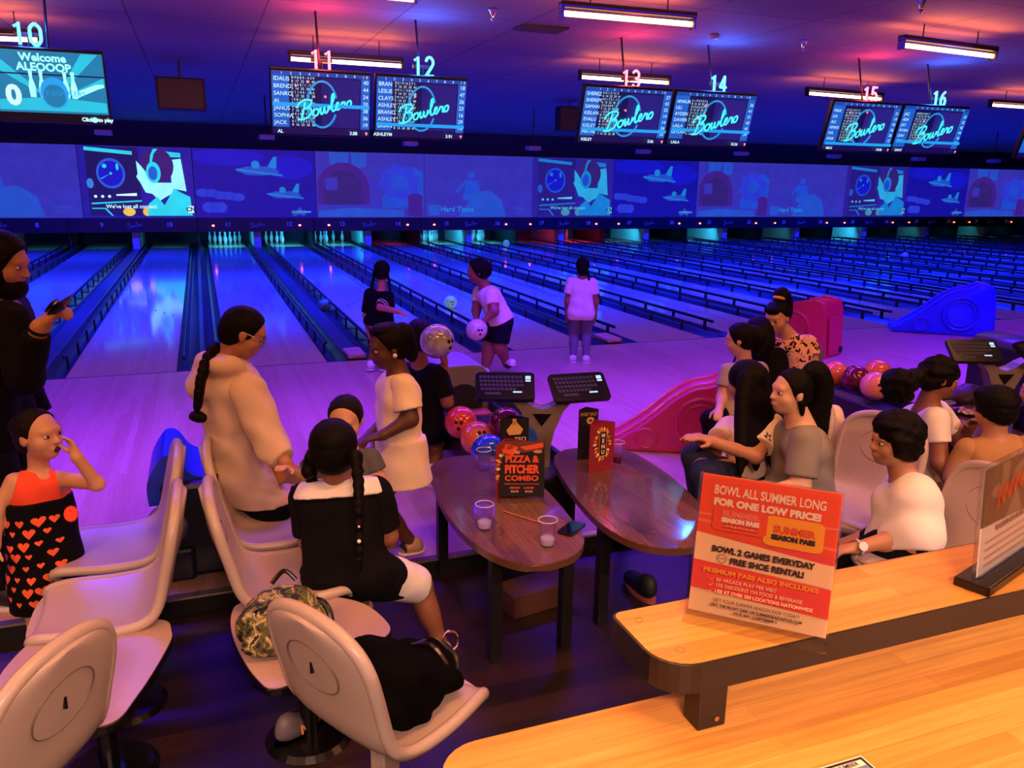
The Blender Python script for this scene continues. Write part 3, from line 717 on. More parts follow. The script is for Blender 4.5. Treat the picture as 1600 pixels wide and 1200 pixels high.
# ------------------------------------------------------------------ small things on the ceiling
mat('speaker_black', '#1a0e10', .7, bump=.3, scale=200); mat('projector_grey', '#7d7ea0', .45); mat('chrome', '#c0c0c8', .15, metal=1); mat('lens_blue', '#20304a', .05)
def speaker(c, w, h, label):
    t = thing('speaker', label, 'speaker', c, 0, 'speakers under the ceiling')
    MB().box((0, .12, h/2), (w, .24, h), bev=.015).build('cabinet', M['speaker_black'], t)
    MB().box((0, -.004, h/2), (w*.9, .01, h*.9), bev=.003).build('grille', M['fixture_black'], t)
    MB().cyl((0, .12, h), (0, .12, CZ-c[2]), .015, seg=8).build('bracket', M['fixture_black'], t)
speaker((-0.823, 3.200, 2.911), .62, .42, 'black box speaker hanging under the left ceiling')
speaker((6.053, 5.500, 2.990), .5, .45, 'black box speaker left of the lane 13 monitor')
for i, c in enumerate(((-2.208, 7.500, 2.741), (0.595, 7.500, 2.751), (3.390, 7.500, 2.714), (6.086, 7.500, 2.698), (8.779, 7.500, 2.700), (11.431, 7.500, 2.723), (14.206, 7.500, 2.729), (16.988, 7.500, 2.730), (19.687, 7.500, 2.740))):
    near = ('below the left ceiling speaker', 'below the lane 11 monitor', 'below the lane 12 monitor', 'left of the lane 13 monitor', 'below the lane 13 monitor', 'below the lane 14 monitor', 'below the lane 15 monitor', 'below the lane 16 monitor', 'nearest the right edge of the picture')[i]
    t = thing('projector', 'pale ceiling projector ' + near, 'projector', c, 0, 'ceiling projectors')
    MB().box((0, 0, .045), (.28, .24, .09), bev=.015).build('case', M['projector_grey'], t)
    MB().cyl((.06, .1, .045), (.06, .15, .045), .035, seg=14).build('lens', M['lens_blue'], t)
    MB().cyl((0, 0, .09), (0, 0, CZ-c[2]), .013, seg=8).build('ceiling_pole', M['fixture_black'], t)
for c, k in (((1.911, -1.683, 3.500), 'left of the nearest orange tube light'), ((5.485, -1.574, 3.500), 'between neon fourteen and the tube light above sixteen'), ((5.033, -3.550, 3.500), 'at the top edge of the picture')):
    t = thing('sprinkler_head', 'chrome sprinkler head ' + k, 'sprinkler', c, 0, 'sprinkler heads')
    MB().lathe([(.04, .05), (.042, .035), (.03, .02), (.018, .0), (.014, -.03), (.02, -.04), (.008, -.06), (.001, -.07)]).cyl((0, 0, .05), (0, 0, CZ-c[2]), .02, seg=10).build('body', M['chrome'], t, smooth=True)
t = thing('ceiling_sensor', 'small round dome on the ceiling right of the nearest tube light', 'sensor', (4.457, -1.436, 3.530)); MB().sph((0, 0, 0), .05, (1, 1, .6)).build('dome', M['projector_grey'], t, smooth=True)
t = thing('ceiling_vent', 'slatted air vent in the ceiling left of the nearest tube light', 'vent', (2.671, -0.996, 3.540))
MB().box((0, 0, 0), (.5, .3, .02)).build('frame', M['fixture_black'], t)
v = MB()
for i in range(7): v.box((0, -.12+.04*i, -.012), (.46, .012, .012))
v.build('slats', mat('vent_slat', '#3a3436', .6), t)

# ------------------------------------------------------------------ moulded seats
mat('seat_plastic', '#b3a196', .33, var=.03, scale=120, bump=.06); mat('edge_black', '#0c0b0d', .25); mat('engraved', '#6f625c', .5); mat('pad_laminate', '#a98f88', .3, var=.04, scale=60)
SP = crom([(.235, .43, .165), (.243, .45, .19), (.228, .468, .205), (.15, .470, .222), (.05, .462, .23), (-.06, .462, .232), (-.13, .474, .232), (-.178, .505, .230), (-.206, .56, .226), (-.226, .64, .226), (-.246, .72, .228), (-.262, .79, .222), (-.275, .845, .200), (-.284, .882, .16), (-.289, .905, .10), (-.291, .915, .03)], 3)
def seat_shell():
    bm = bmesh.new(); n = len(SP); K = 15; th = .034; F = []; B = []
    for i, (y, z, w) in enumerate(SP):
        a = SP[max(0, i-1)]; b = SP[min(n-1, i+1)]; t = Vector((0, b[0]-a[0], b[1]-a[1])).normalized(); nn = Vector((0, t.z, -t.y)) 
        if nn.z < 0 and i < n*.45: nn = -nn
        if i >= n*.45 and nn.y < 0: nn = -nn
        rf, rb = [], []
        for k in range(K):
            u = -1 + 2*k/(K-1); p = Vector((w*u, y, z)) + nn*(.020*abs(u)**3)
            rf.append(bm.verts.new(p)); rb.append(bm.verts.new(p - nn*th*(1 - .0*abs(u))))
        F.append(rf); B.append(rb)
    for i in range(n-1):
        for k in range(K-1):
            bm.faces.new((F[i][k], F[i][k+1], F[i+1][k+1], F[i+1][k])); bm.faces.new((B[i][k], B[i+1][k], B[i+1][k+1], B[i][k+1]))
    for i in range(n-1):
        bm.faces.new((F[i][0], F[i+1][0], B[i+1][0], B[i][0])); bm.faces.new((F[i][-1], B[i][-1], B[i+1][-1], F[i+1][-1]))
    for k in range(K-1):
        bm.faces.new((F[0][k], B[0][k], B[0][k+1], F[0][k+1])); bm.faces.new((F[-1][k], F[-1][k+1], B[-1][k+1], B[-1][k]))
    mb = MB(); mb.bm.free(); mb.bm = bm
    L = [(F[i][0].co + B[i][0].co)/2 for i in range(n)]; R = [(F[i][-1].co + B[i][-1].co)/2 for i in range(n)]
    mb.tube([q.copy() for q in L] + [q.copy() for q in R[::-1]], .0215, seg=10, closed=True)
    return mb
def back_y(z):
    for a, b in zip(SP, SP[1:]):
        if a[1] <= z <= b[1] and a[0] < -.1: return a[0] + (b[0]-a[0])*(z-a[1])/(b[1]-a[1]+1e-9)
    return -.28
def make_seat():
    t = thing('moulded_chair', 'seat', 'seat', (0, 0, FZ), 0, 'moulded seats in the settee')
    seat_shell().build('shell', M['seat_plastic'], t, smooth=True, angle=60)
    mb = MB(); mb.tube([(.115*math.cos(a), back_y(.745+.085*math.sin(a)) - .0355, .745+.085*math.sin(a)) for a in [2*PI*i/40 for i in range(40)]], .0022, seg=6, closed=True)
    mb.tube([(.115*math.cos(a), back_y(.745+.085*math.sin(a)) + .001, .745+.085*math.sin(a)) for a in [2*PI*i/40 for i in range(40)]], .0018, seg=6, closed=True)
    mb.build('oval_groove', M['engraved'], t)
    MB().box((0, back_y(.745)-.018, .745), (.007, .046, .036)).build('slot', M['edge_black'], t)
    MB().box((0, -.02, .24), (.07, .07, .42), bev=.006).box((0, -.02, .42), (.2, .24, .02)).build('pedestal', M['seat_plastic'], t)
    MB().cyl((0, -.02, 0), (0, -.02, .02), .16, .14, seg=28).build('base', M['edge_black'], t)
    return t
_seat0 = make_seat(); _used = []
def seat(back, rz, label):
    """back: a point on the middle of the backrest"""
    o = _seat0 if not _used else copy_tree(_seat0); _used.append(1)
    r = math.radians(rz); f = Vector((-math.sin(r), math.cos(r))); o.location = (back[0]+f.x*.26, back[1]+f.y*.26, FZ); o.rotation_euler = (0, 0, r); o['label'] = label; return o
def seat_at(x, y, rz, label):
    r = math.radians(rz); return seat((x + math.sin(r)*.26, y - math.cos(r)*.26), rz, label)
seat_at(-1.17, -5.29, 92, 'beige seat facing left, furthest of the left column, right of the toddler')
seat_at(-1.16, -5.85, 90, 'beige seat facing left, in front of the skirt of the toddler')
seat((-1.167, -6.919, 0.630), 58, 'beige seat in the bottom left corner, its back with slot towards us')
seat_at(-.47, -5.29, -92, 'beige seat facing right, furthest of the right column, behind the hooded girl')
seat_at(-.47, -5.85, -90, 'beige seat facing right, the one left of the seated girl in black and white')
seat((-0.475, -6.977, 0.630), -60, 'beige seat holding the black jacket, its back with slot towards us')
seat_at(2.36, -5.40, 80, 'beige seat under the girl with long loose hair')
seat_at(2.45, -6.02, 110, 'beige seat with oval and slot behind the girl with the white scrunchie')
c_ = (2.495, -6.757, 0.620); seat_at(c_[0]-.26, c_[1]+.03, 84, 'beige seat behind the boy with a watch, partly hidden by the clear sign')
seat_at(3.44, -6.22, 84, 'beige seat under the boy in the tan shirt, its back to the right')

def pad(pts, label):
    c = sum((Vector(p) for p in pts), Vector())/len(pts)
    t = thing('corner_table', label, 'table', (c.x, c.y, FZ), 0, 'low corner tables between the seats')
    out = crom([(p[0]-c.x, p[1]-c.y) for p in pts], 7, True); zt = c.z-FZ
    s = MB().prism(out, .004, (0, 0, zt-.004)).build('top', M['pad_laminate'], t)
    e = MB().prism([(x*1.012, y*1.012) for x, y in out], .03, (0, 0, zt-.035), bev=.006).build('edge_band', M['edge_black'], t)
    MB().cyl((0, 0, 0), (0, 0, zt-.03), .035, seg=16).build('pedestal', M['edge_black'], t); MB().cyl((0, 0, 0), (0, 0, .02), .17, .15, seg=28).build('base', M['edge_black'], t)
    return t
pad([(-0.966, -6.033, 0.360), (-0.923, -6.131, 0.360), (-0.933, -6.242, 0.360), (-1.016, -6.513, 0.360), (-1.099, -6.645, 0.360), (-1.327, -6.589, 0.360), (-1.462, -6.335, 0.360), (-1.414, -6.071, 0.360), (-1.311, -5.994, 0.360), (-1.193, -5.987, 0.360)], 'low corner table lit violet, left, half behind the corner seat')
pad([(-0.705, -6.075, 0.360), (-0.646, -6.000, 0.360), (-0.409, -6.028, 0.360), (-0.221, -6.150, 0.360), (-0.147, -6.332, 0.360), (-0.166, -6.432, 0.360), (-0.321, -6.511, 0.360), (-0.566, -6.629, 0.360), (-0.644, -6.544, 0.360), (-0.704, -6.278, 0.360)], 'low corner table carrying the camouflage backpack')

pad([(2.72, -6.14, .36), (2.98, -6.08, .36), (3.2, -6.12, .36), (3.26, -6.35, .36), (3.2, -6.58, .36), (2.96, -6.62, .36), (2.72, -6.58, .36), (2.66, -6.36, .36)], 'low corner table the girl with the hair puff leans on')
# ------------------------------------------------------------------ settee tables
TZ = .47
wood('table_laminate', '#7a5444', '#5d3d33', pl=1.4, pw=.10, rough=.13, along='y', gap=.0006, grain=.3, coat=.5)
mat('table_edge', '#5c3a2c', .3)
def settee_table(pts, legs, label):
    c = sum((Vector(p) for p in pts), Vector())/len(pts)
    t = thing('settee_table', label, 'table', (c.x, c.y, FZ), 0, 'long settee tables'); out = crom([(p[0]-c.x, p[1]-c.y) for p in pts], 6, True); z = TZ-FZ
    MB().prism([(x*.995, y*.995) for x, y in out], .004, (0, 0, z-.003)).build('top', M['table_laminate'], t)
    MB().prism(out, .032, (0, 0, z-.034), bev=.007).build('edge_band', M['table_edge'], t)
    for x, y in legs:
        MB().box((x-c.x, y-c.y, (z-.034)/2), (.055, .055, z-.034), bev=.004).build('leg', M['black_paint'], t)
    MB().box((0, 0, z-.06), (.08, .9, .05)).build('stretcher', M['black_paint'], t)
    return t
T1 = [(0.373, -5.070, 0.470), (0.462, -4.911, 0.470), (0.581, -4.870, 0.470), (0.811, -4.923, 0.470), (0.869, -5.215, 0.470), (0.869, -5.639, 0.470), (0.822, -6.032, 0.470), (0.782, -6.162, 0.470), (0.672, -6.270, 0.470), (0.492, -6.289, 0.470), (0.363, -6.150, 0.470), (0.303, -5.883, 0.470), (0.306, -5.535, 0.470)]
T2 = [(1.087, -5.144, 0.470), (1.189, -4.988, 0.470), (1.332, -4.960, 0.470), (1.579, -5.068, 0.470), (1.607, -5.496, 0.470), (1.549, -5.870, 0.470), (1.477, -6.158, 0.470), (1.386, -6.300, 0.470), (1.246, -6.357, 0.470), (1.098, -6.333, 0.470), (0.989, -6.213, 0.470), (0.948, -5.976, 0.470), (0.989, -5.588, 0.470)]
def inset(T, k):
    c = sum((Vector(p) for p in T), Vector())/len(T); return [tuple((c + (Vector(T[i])-c)*.82).xy) for i in k]
settee_table(T1, inset(T1, (0, 3, 7, 10)), 'wooden settee table with the pizza sign and clear cups')
settee_table(T2, inset(T2, (0, 3, 7, 11)), 'wooden settee table with the menu stand and empty clear sign holder')
T3 = [(4.019, -5.127, 0.450), (4.404, -4.994, 0.450), (4.813, -4.978, 0.450), (5.053, -5.204, 0.450), (4.905, -5.499, 0.450), (4.176, -5.844, 0.450), (3.862, -5.740, 0.450), (3.701, -5.551, 0.450)]
settee_table(T3, inset(T3, (0, 2, 4, 6)), 'wooden settee table with snacks in front of the boy in tan')

# ------------------------------------------------------------------ counter with raised shelf
wood('butcher_block', '#e2a74c', '#c98b38', pl=1.1, pw=.045, rough=.42, along='x', gap=.0005, grain=.22, coat=.0, gapcol=.7)
mat('fascia_black', '#17110f', .4); mat('brass', '#c9a060', .25, metal=1)
CX1 = 3.8
def corner_poly(x0, x1, y0, y1, r0, r1):
    p = [(x1, y0), (x1, y1)]
    p += [(x0+r1+r1*math.cos(math.radians(a)), y1-r1+r1*math.sin(math.radians(a))) for a in range(90, 181, 15)]
    p += [(x0+r0+r0*math.cos(math.radians(a)), y0+r0+r0*math.sin(math.radians(a))) for a in range(180, 271, 15)]
    return p[::-1] if False else p
t = thing('counter', 'long butcher block counter top in the bottom right foreground', 'counter', (1.7, -8.35, .3))
o = t.location.copy()
def off(p): return [(x-o.x, y-o.y) for x, y in p]
MB().prism(off(corner_poly(-.40, CX1, -8.85, -7.955, .1, .08)), .045, (0, 0, 1.015-.3)).build('top', M['butcher_block'], t)
MB().box(((CX1-.1)/2-o.x+.05, -8.2-o.y, (1.0+.1)/2+FZ-.3), (CX1+.1, .3, 1.11)).build('front_panel', M['fascia_black'], t)
t = thing('counter_shelf', 'raised butcher block shelf with black edge, carrying the signs', 'shelf', (1.7, -7.96, 1.06)); o = t.location.copy()
sp = corner_poly(-.012, CX1, -8.07, -7.86, .075, .02)
MB().prism(off([(x, y) for x, y in corner_poly(-.007, CX1, -8.065, -7.865, .072, .018)]), .02, (0, 0, .1205)).build('top', M['butcher_block'], t)
MB().prism(off(sp), .058, (0, 0, .081), bev=.002).build('edge_band', M['fascia_black'], t)
for x in (.095, 1.6, 3.1):
    b = MB().box((x-o.x, -8.045-o.y, .042), (.06, .05, .084), bev=.004).build('bracket', M['fascia_black'], t)
    MB().cyl((x-o.x+.008, -8.07-o.y, .02), (x-o.x+.008, -8.073-o.y, .02), .005, seg=12).build('bolt', M['brass'], b)
pl = MB()
for x, y in ((.03, -7.905), (.05, -8.02), (.75, -8.03)): pl.tube([(x-o.x+.008*math.cos(a), y-o.y+.008*math.sin(a), .1408) for a in [2*PI*i/16 for i in range(16)]], .0007, seg=4, closed=True)
pl.build('wood_plugs', mat('plug_line', '#8a5a28', .5), t)
struct('floor_concourse', MB().box(((XL+XR)/2, -11.8, .1), (XR-XL, 6.5, .4)), M['settee_boards'])

# ------------------------------------------------------------------ signs
mat('acrylic', '#ffffff', .03, trans=1.0, var=0, alpha=.35)
def paper(n, c): return mat('print_'+n, c, .45, var=.015)
paper('coral', '#f4522f'); paper('rose', '#ee4a44'); paper('orange', '#ffab52'); paper('peach', '#ffd09a'); paper('amber', '#ffa62e'); paper('cream', '#ffe2c4'); paper('ink', '#2a1c28'); paper('pinkband', '#f77a68'); paper('black', '#140f12'); paper('maroon', '#8a2230'); paper('gold', '#d8a860'); paper('white', '#f6efe8'); paper('tomato', '#e2552e'); paper('green', '#7a9a48'); paper('brown', '#6a3a24'); paper('fizz', '#e8bfae'); paper('photo', '#4a443e'); paper('skinp', '#c98a66')
class Sheet:
    """a printed sheet standing on its lower edge: a, b the lower corners, lean back in degrees, h height"""
    def __init__(s, a, b, lean, h, root):
        s.a, s.b = Vector(a), Vector(b); s.u = (s.b-s.a).normalized(); s.w = (s.b-s.a).length; s.h = h; s.root = root
        bk = Vector((0, 0, 1)).cross(s.u); bk.normalize(); l = math.radians(lean)
        s.v = (Vector((0, 0, 1))*math.cos(l) + bk*math.sin(l)).normalized(); s.n = s.u.cross(s.v); s.l = 0
        s.org = s.a - root.location
    def pos(s, x, y, e=0): return s.org + s.u*(x*s.w) + s.v*(y*s.h) + s.n*e
    def poly(s, name, polys, m, e=None, d=.0003):
        s.l += 1; mb = MB()
        for q in polys: mb.prism([(x*s.w, y*s.h) for x, y in q], d, s.org + s.n*(s.l*.0005), s.u, s.v)
        return mb.build(name, m, s.root)
    def text(s, name, body, x, y, size, m, fit=None, tilt=0, **kw):
        s.l += 1; F = frame(s.pos(x, y, s.l*.0005+.0002), s.u, s.v) @ Matrix.Rotation(math.radians(tilt), 4, 'Z')
        return text(name, body, size*s.h, m, F, s.root, fit=fit*s.w if fit else None, **kw)
def R4(x0, y0, x1, y1): return [(x0, y0), (x1, y0), (x1, y1), (x0, y1)]
def P_(n): return M['print_'+n]
# the season pass sign
t = thing('season_pass_sign', 'red and orange Summer Season Pass sign in a clear acrylic stand on the shelf', 'sign', (.22, -8.0, 1.2))
SA = (0.141, -7.904, 1.206); SB = (0.323, -8.084, 1.206)
s = Sheet((*SA[:2], 1.205), (*SB[:2], 1.205), 13, .272, t)
g = MB(); g.prism([(-.004, -.012), (s.w+.004, -.012), (s.w+.004, s.h+.003), (-.004, s.h+.003)], .0022, s.org - s.n*.0035, s.u, s.v); g.prism([(-.004, -.012), (s.w+.004, -.012), (s.w+.004, s.h+.003), (-.004, s.h+.003)], .0018, s.org + s.n*.0125, s.u, s.v)
fl = Vector((s.n.x, s.n.y, 0)).normalized()
g.prism([(-.004, -.004), (s.w+.004, -.004), (s.w+.004, .05), (-.004, .05)], .003, s.org - Vector((0, 0, .0045)), s.u, fl)
g.build('acrylic_stand', M['acrylic'], t)
s.poly('sheet', [R4(0, 0, 1, 1)], P_('peach'))
s.poly('top_field', [R4(0, .56, 1, 1)], P_('coral'))
s.poly('stripes', [[(0, .65), (1, .60), (1, .62), (0, .67)], [(0, .70), (1, .745), (1, .76), (0, .715)]], P_('pinkband'))
s.poly('middle_field', [[(0, .56), (1, .56), (1, .5), (0, .535)]], P_('rose'))
s.poly('offer_band', [[(0, .375), (1, .34), (1, .495), (0, .575)]], P_('peach'))
s.poly('premium_field', [[(0, .17), (1, .13), (1, .335), (0, .375)]], P_('rose'))
s.text('headline', 'BOWL ALL SUMMER LONG', .5, .895, .088, P_('cream'), fit=.80, bold=.0006); s.text('headline', 'FOR ONE LOW PRICE!', .49, .81, .066, P_('cream'), fit=.77, bold=.0011)
s.poly('orange_card', [[(.49+x*.42+.21, .58+y*.21+.09) for x, y in rrect(1, 1, .14)]], P_('amber'))
s.poly('red_card', [[(.12+x*.40+.19, .635+y*.17+.06) for x, y in rrect(1, 1, .14)]], P_('coral'))
s.text('card_title', 'SUMMER', .70, .685, .066, P_('tomato'), fit=.3, bold=.001); s.text('card_title', 'SEASON PASS', .70, .63, .046, P_('ink'), fit=.31, bold=.001)
s.text('card_title', 'SUMMER', .315, .735, .056, P_('pinkband'), fit=.28, bold=.001); s.text('card_title', 'SEASON PASS', .315, .69, .042, P_('cream'), fit=.28, bold=.001)
s.poly('card_rules', [R4(.19, .662, .45, .665), R4(.19, .635, .45, .638)], P_('maroon')); s.text('card_grade', 'PREMIUM', .32, .65, .018, P_('cream'), fit=.2, spacing=1.5)
s.text('offer', 'BOWL 2 GAMES EVERYDAY', .5, .475, .058, P_('ink'), fit=.74, bold=.0008); s.text('offer', 'FREE SHOE RENTAL!', .54, .405, .058, P_('ink'), fit=.53, bold=.0008)
s.l += 1; rg = MB(); rg.tube([s.pos(.215+.036*math.cos(a), .415+.03*math.sin(a), s.l*.0005+.0004) for a in [2*PI*i/24 for i in range(24)]], .0005, seg=4, closed=True); rg.build('plus_ring', P_('ink'), t)
s.text('plus', 'PLUS', .215, .415, .022, P_('ink'))
s.text('premium_title', 'PREMIUM PASS ALSO INCLUDES', .5, .318, .044, P_('amber'), fit=.83, bold=.0005)
for i, (a, f) in enumerate((('$5 ARCADE PLAY PER VISIT', .44), ('15% DISCOUNT ON FOOD & BEVERAGE', .62), ('USE AT OVER 350 LOCATIONS NATIONWIDE', .70))):
    y = .262-.041*i
    s.text('benefit', a, .19, y, .034, P_('peach'), fit=f, align='LEFT', bold=.0002); s.poly('tick', [[(.135, y), (.15, y-.012), (.178, y+.016), (.150, y-.004)]], P_('amber'))
s.text('call', 'GET YOUR SUMMER SEASON PASS TODAY!', .5, .118, .034, P_('ink'), fit=.62); s.text('call', 'VISIT THE FRONT DESK OR SUMMERSEASONPASS.COM', .5, .082, .028, P_('ink'), fit=.66, bold=.0003); s.text('small_print', 'VALID MAY 13-SEPTEMBER 2', .5, .05, .02, P_('ink'), fit=.32, bold=.0003)
# the clear sign with a black base
t = thing('counter_sign', 'clear sign holder with pink and grey print on a black base, at the right edge', 'sign', (0.808, -8.030, 1.200))
A = Vector((0.758, -8.033, 1.215)); B = Vector((1.104, -7.921, 1.215)); A.z = B.z = 1.222
s = Sheet(A, B, 4, .245, t)
bk = Vector((s.n.x, s.n.y, 0)).normalized()
MB().prism([(-.012, -.036), (s.w+.02, -.036), (s.w+.02, .036), (-.012, .036)], .022, s.org - Vector((0, 0, .0215)), s.u, -bk, bev=.004).build('base', M['edge_black'], t)
MB().prism([(0, 0), (s.w, 0), (s.w, s.h), (0, s.h)], .002, s.org + s.n*.006, s.u, s.v).prism([(0, 0), (s.w, 0), (s.w, s.h), (0, s.h)], .002, s.org - s.n*.007, s.u, s.v).build('acrylic_holder', M['acrylic'], t)
s.poly('sheet', [R4(.01, .02, .99, .98)], P_('white')); s.poly('photo_field', [[(.01, .46), (.99, .40), (.99, .98), (.01, .98)]], P_('photo'))
s.poly('photo_figures', [R4(.25, .7, .36, .97), ell(.62, .82, .2, .1, 16), [(.35, .44), (.6, .44), (.5, .68)], ell(.2, .74, .08, .06, 12)], paper('photo_light', '#8a7a70'))
st = MB(); s.l += 1; r = random.Random(5)
for i in range(9): st.tube(crom([s.pos(.18+.085*i+.03*r.random(), .58+.02*i+.0*r.random(), .004), s.pos(.23+.085*i, .78+.015*i, .004), s.pos(.27+.085*i, .62+.02*i, .004), s.pos(.3+.085*i, .75+.012*i, .004)], 3), .0022, seg=5)
st.build('red_script', P_('tomato'), t)
s.poly('heading_bars', [R4(.22+.05*i, .37, .25+.05*i, .42) for i in range(9)], P_('brown')); s.poly('text_lines', [R4(.08, .30-.07*i, .9-.12*(i % 2), .305-.07*i+.01) for i in range(4)], P_('skinp'))
# card on the counter
t = thing('counter_card', 'small black-bordered card lying on the lower counter at the bottom edge', 'card', (0.266, -8.232, 1.060))
mb = MB(); u = (Vector((0.299, -8.220, 1.060)) - Vector((0.212, -8.220, 1.060))).normalized(); vv = Vector((-u.y, u.x, 0)); F = Vector((0.298, -8.221, 1.061)) - t.location
def cardp(x0, y0, x1, y1): return [(x0, y0), (x1, y0), (x1, y1), (x0, y1)]
MB().prism(cardp(-.105, -.16, 0, 0), .0012, F, u, vv).build('card', P_('cream'), t); MB().prism(cardp(-.102, -.157, -.003, -.003), .0004, F + Vector((0, 0, .0012)), u, vv).build('border', P_('black'), t)
MB().prism(cardp(-.097, -.15, -.008, -.008), .0004, F + Vector((0, 0, .0017)), u, vv).build('picture', paper('slate', '#6c7890'), t); MB().prism(cardp(-.095, -.022, -.01, -.009), .0003, F + Vector((0, 0, .0021)), u, vv).build('title_strip', P_('cream'), t)
text('title', 'NUMBER', .012, P_('ink'), frame(F + u*-.045 + vv*-.0155 + Vector((0, 0, .003)), u, vv), t, bold=.0003)

# things on the settee tables
def tri_stand(c, w, h, rz, name, label, front, build):
    t = thing(name, label, 'menu stand', c, math.radians(rz), 'printed stands on the tables')
    d = w*.5
    mb = MB()
    for i, (a, b) in enumerate((((-w/2, -d/2), (w/2, -d/2)), ((w/2, -d/2), (0, d/2)), ((0, d/2), (-w/2, -d/2)))):
        a, b = Vector((*a, 0)), Vector((*b, 0)); mb.prism([(0, 0), ((b-a).length, 0), ((b-a).length, h), (0, h)], .0015, a, b-a if False else (b-a).normalized(), (0, 0, 1))
    mb.build('card', front, t)
    class L: pass
    q = L(); q.n = 0
    def poly(name, polys, m):
        q.n += 1; mb = MB()
        for p in polys: mb.prism([((x-.5)*w, y*h) for x, y in p], .0004, (0, -d/2-.002-.0005*q.n, 0), (1, 0, 0), (0, 0, 1))
        return mb.build(name, m, t)
    def wr(name, s_, x, y, size, m, **kw):
        q.n += 1; fit = kw.pop('fit', None)
        return text(name, s_, size*h, m, frame(((x-.5)*w, -d/2-.0027-.0005*q.n, y*h), (1, 0, 0), (0, 0, 1)), t, fit=fit*w if fit else None, **kw)
    build(poly, wr); return t
def food_ring(poly, cx, cy, rx, ry, seed):
    r = random.Random(seed); cols = ['gold', 'tomato', 'green', 'cream', 'brown', 'amber']
    for ci, cn in enumerate(cols):
        ps = []
        for k in range(7):
            a = 2*PI*(k + ci/6 + .1*r.random())/7; x, y = cx + rx*math.cos(a)*(.9+.25*r.random()), cy + ry*math.sin(a)*(.9+.2*r.random()); l = .05+.03*r.random()
            ps.append([(x + l*1.5*math.cos(a), y + l*math.sin(a)), (x - .05*math.sin(a), y + .025*math.cos(a)), (x - l*math.cos(a), y - l*.6*math.sin(a)), (x + .05*math.sin(a), y - .025*math.cos(a))])
        poly('food_'+cn, ps, P_(cn))
def menu_front(poly, wr):
    food_ring(poly, .5, .58, .27, .30, 2)
    poly('title_border', [R4(.37, .32, .66, .84)], P_('gold')); poly('title_panel', [R4(.385, .33, .645, .83)], P_('black'))
    for i, ch in enumerate('MENU'): wr('title_letter', ch, .515, .75-.115*i, .115, P_('cream'), bold=.001)
def menu_front2(poly, wr):
    food_ring(poly, .35, .55, .3, .34, 4); poly('title_border', [R4(.55, .2, .95, .85)], P_('gold')); poly('title_panel', [R4(.57, .21, .93, .84)], P_('black'))
    for i, ch in enumerate('MENU'): wr('title_letter', ch, .75, .74-.14*i, .12, P_('cream'), bold=.001)
tri_stand((1.267, -5.322, 0.472), .165, .275, 8, 'menu_stand', 'red MENU stand with food pictures on the right-hand table', P_('maroon'), menu_front)
def sweet(poly, wr):
    wr('title', 'SWEET SPOT', .5, .9, .09, P_('gold'), fit=.85); poly('dessert', [ell(.6, .78, .2, .07, 16)], P_('gold')); poly('dessert_hole', [ell(.6, .78, .1, .03, 12)], P_('brown'))
tri_stand((1.289, -5.136, 0.472), .115, .30, -10, 'dessert_stand', 'black dessert stand reading SWEET SPOT behind the menu', P_('black'), sweet)
tri_stand((0.679, -5.488, 0.472), .19, .275, 4, 'menu_stand', 'red menu stand with food pictures behind the pizza sign', P_('maroon'), menu_front2)
def snack(poly, wr):
    poly('fries', [[(.2, .82), (.5, .98), (.8, .82), (.7, .74), (.3, .74)], R4(.42, .9, .55, 1.0)], P_('gold')); wr('title', 'TEQ', .7, .66, .1, P_('cream'))
tri_stand((0.771, -5.293, 0.472), .155, .34, -6, 'snack_stand', 'black snack card standing tallest, behind the pizza sign', P_('black'), snack)
t = thing('pizza_sign', 'black PIZZA and PITCHER COMBO sign in a clear stand on the left-hand table', 'sign', (0.695, -5.602, 0.472))
A = Vector((0.599, -5.555, 0.480)); B = Vector((0.816, -5.629, 0.480)); s = Sheet(A, B, 6, .285, t)
g = MB(); g.prism([(-.003, -.008), (s.w+.003, -.008), (s.w+.003, s.h+.002), (-.003, s.h+.002)], .002, s.org - s.n*.0025, s.u, s.v); g.prism([(-.003, -.001), (s.w+.003, -.001), (s.w+.003, .06), (-.003, .06)], .003, s.org - Vector((0, 0, .008)), s.u, Vector((s.n.x, s.n.y, 0)).normalized()); g.build('acrylic_stand', M['acrylic'], t)
s.poly('sheet', [R4(0, 0, 1, 1)], P_('black'))
s.poly('pizza_photo', [[(0, .78), (.15, .72), (.5, .80), (.95, .84), (1, 1), (0, 1)]], P_('brown')); s.poly('pizza_slices', [[(.1, .8), (.3, .74), (.42, .9), (.2, .95)], [(.45, .9), (.95, .98), (.98, .9), (.6, .84)], ell(.2, .9, .12, .05, 14)], P_('tomato')); s.poly('crust', [[(.3, .80), (.44, .77), (.46, .82), (.32, .86)], ell(.85, .82, .1, .03, 14)], P_('skinp'))
s.text('title', 'PIZZA &', .5, .68, .17, P_('tomato'), fit=.74, bold=.002); s.text('title', 'PITCHER', .5, .495, .2, P_('tomato'), fit=.76, bold=.003); s.text('title', 'COMBO', .5, .335, .13, P_('tomato'), fit=.74, bold=.001)
s.text('detail', 'PEPPERONI PIZZA & AN OLD GOLD PITCHER', .5, .235, .035, P_('skinp'), fit=.76)
for x, a, b in ((.35, 'MEDIUM', '$26.00'), (.66, 'LARGE', '$32.00')): s.text('size', a, x, .165, .045, P_('tomato'), fit=.22, bold=.0005); s.text('price', b, x, .10, .05, P_('cream'), fit=.16)
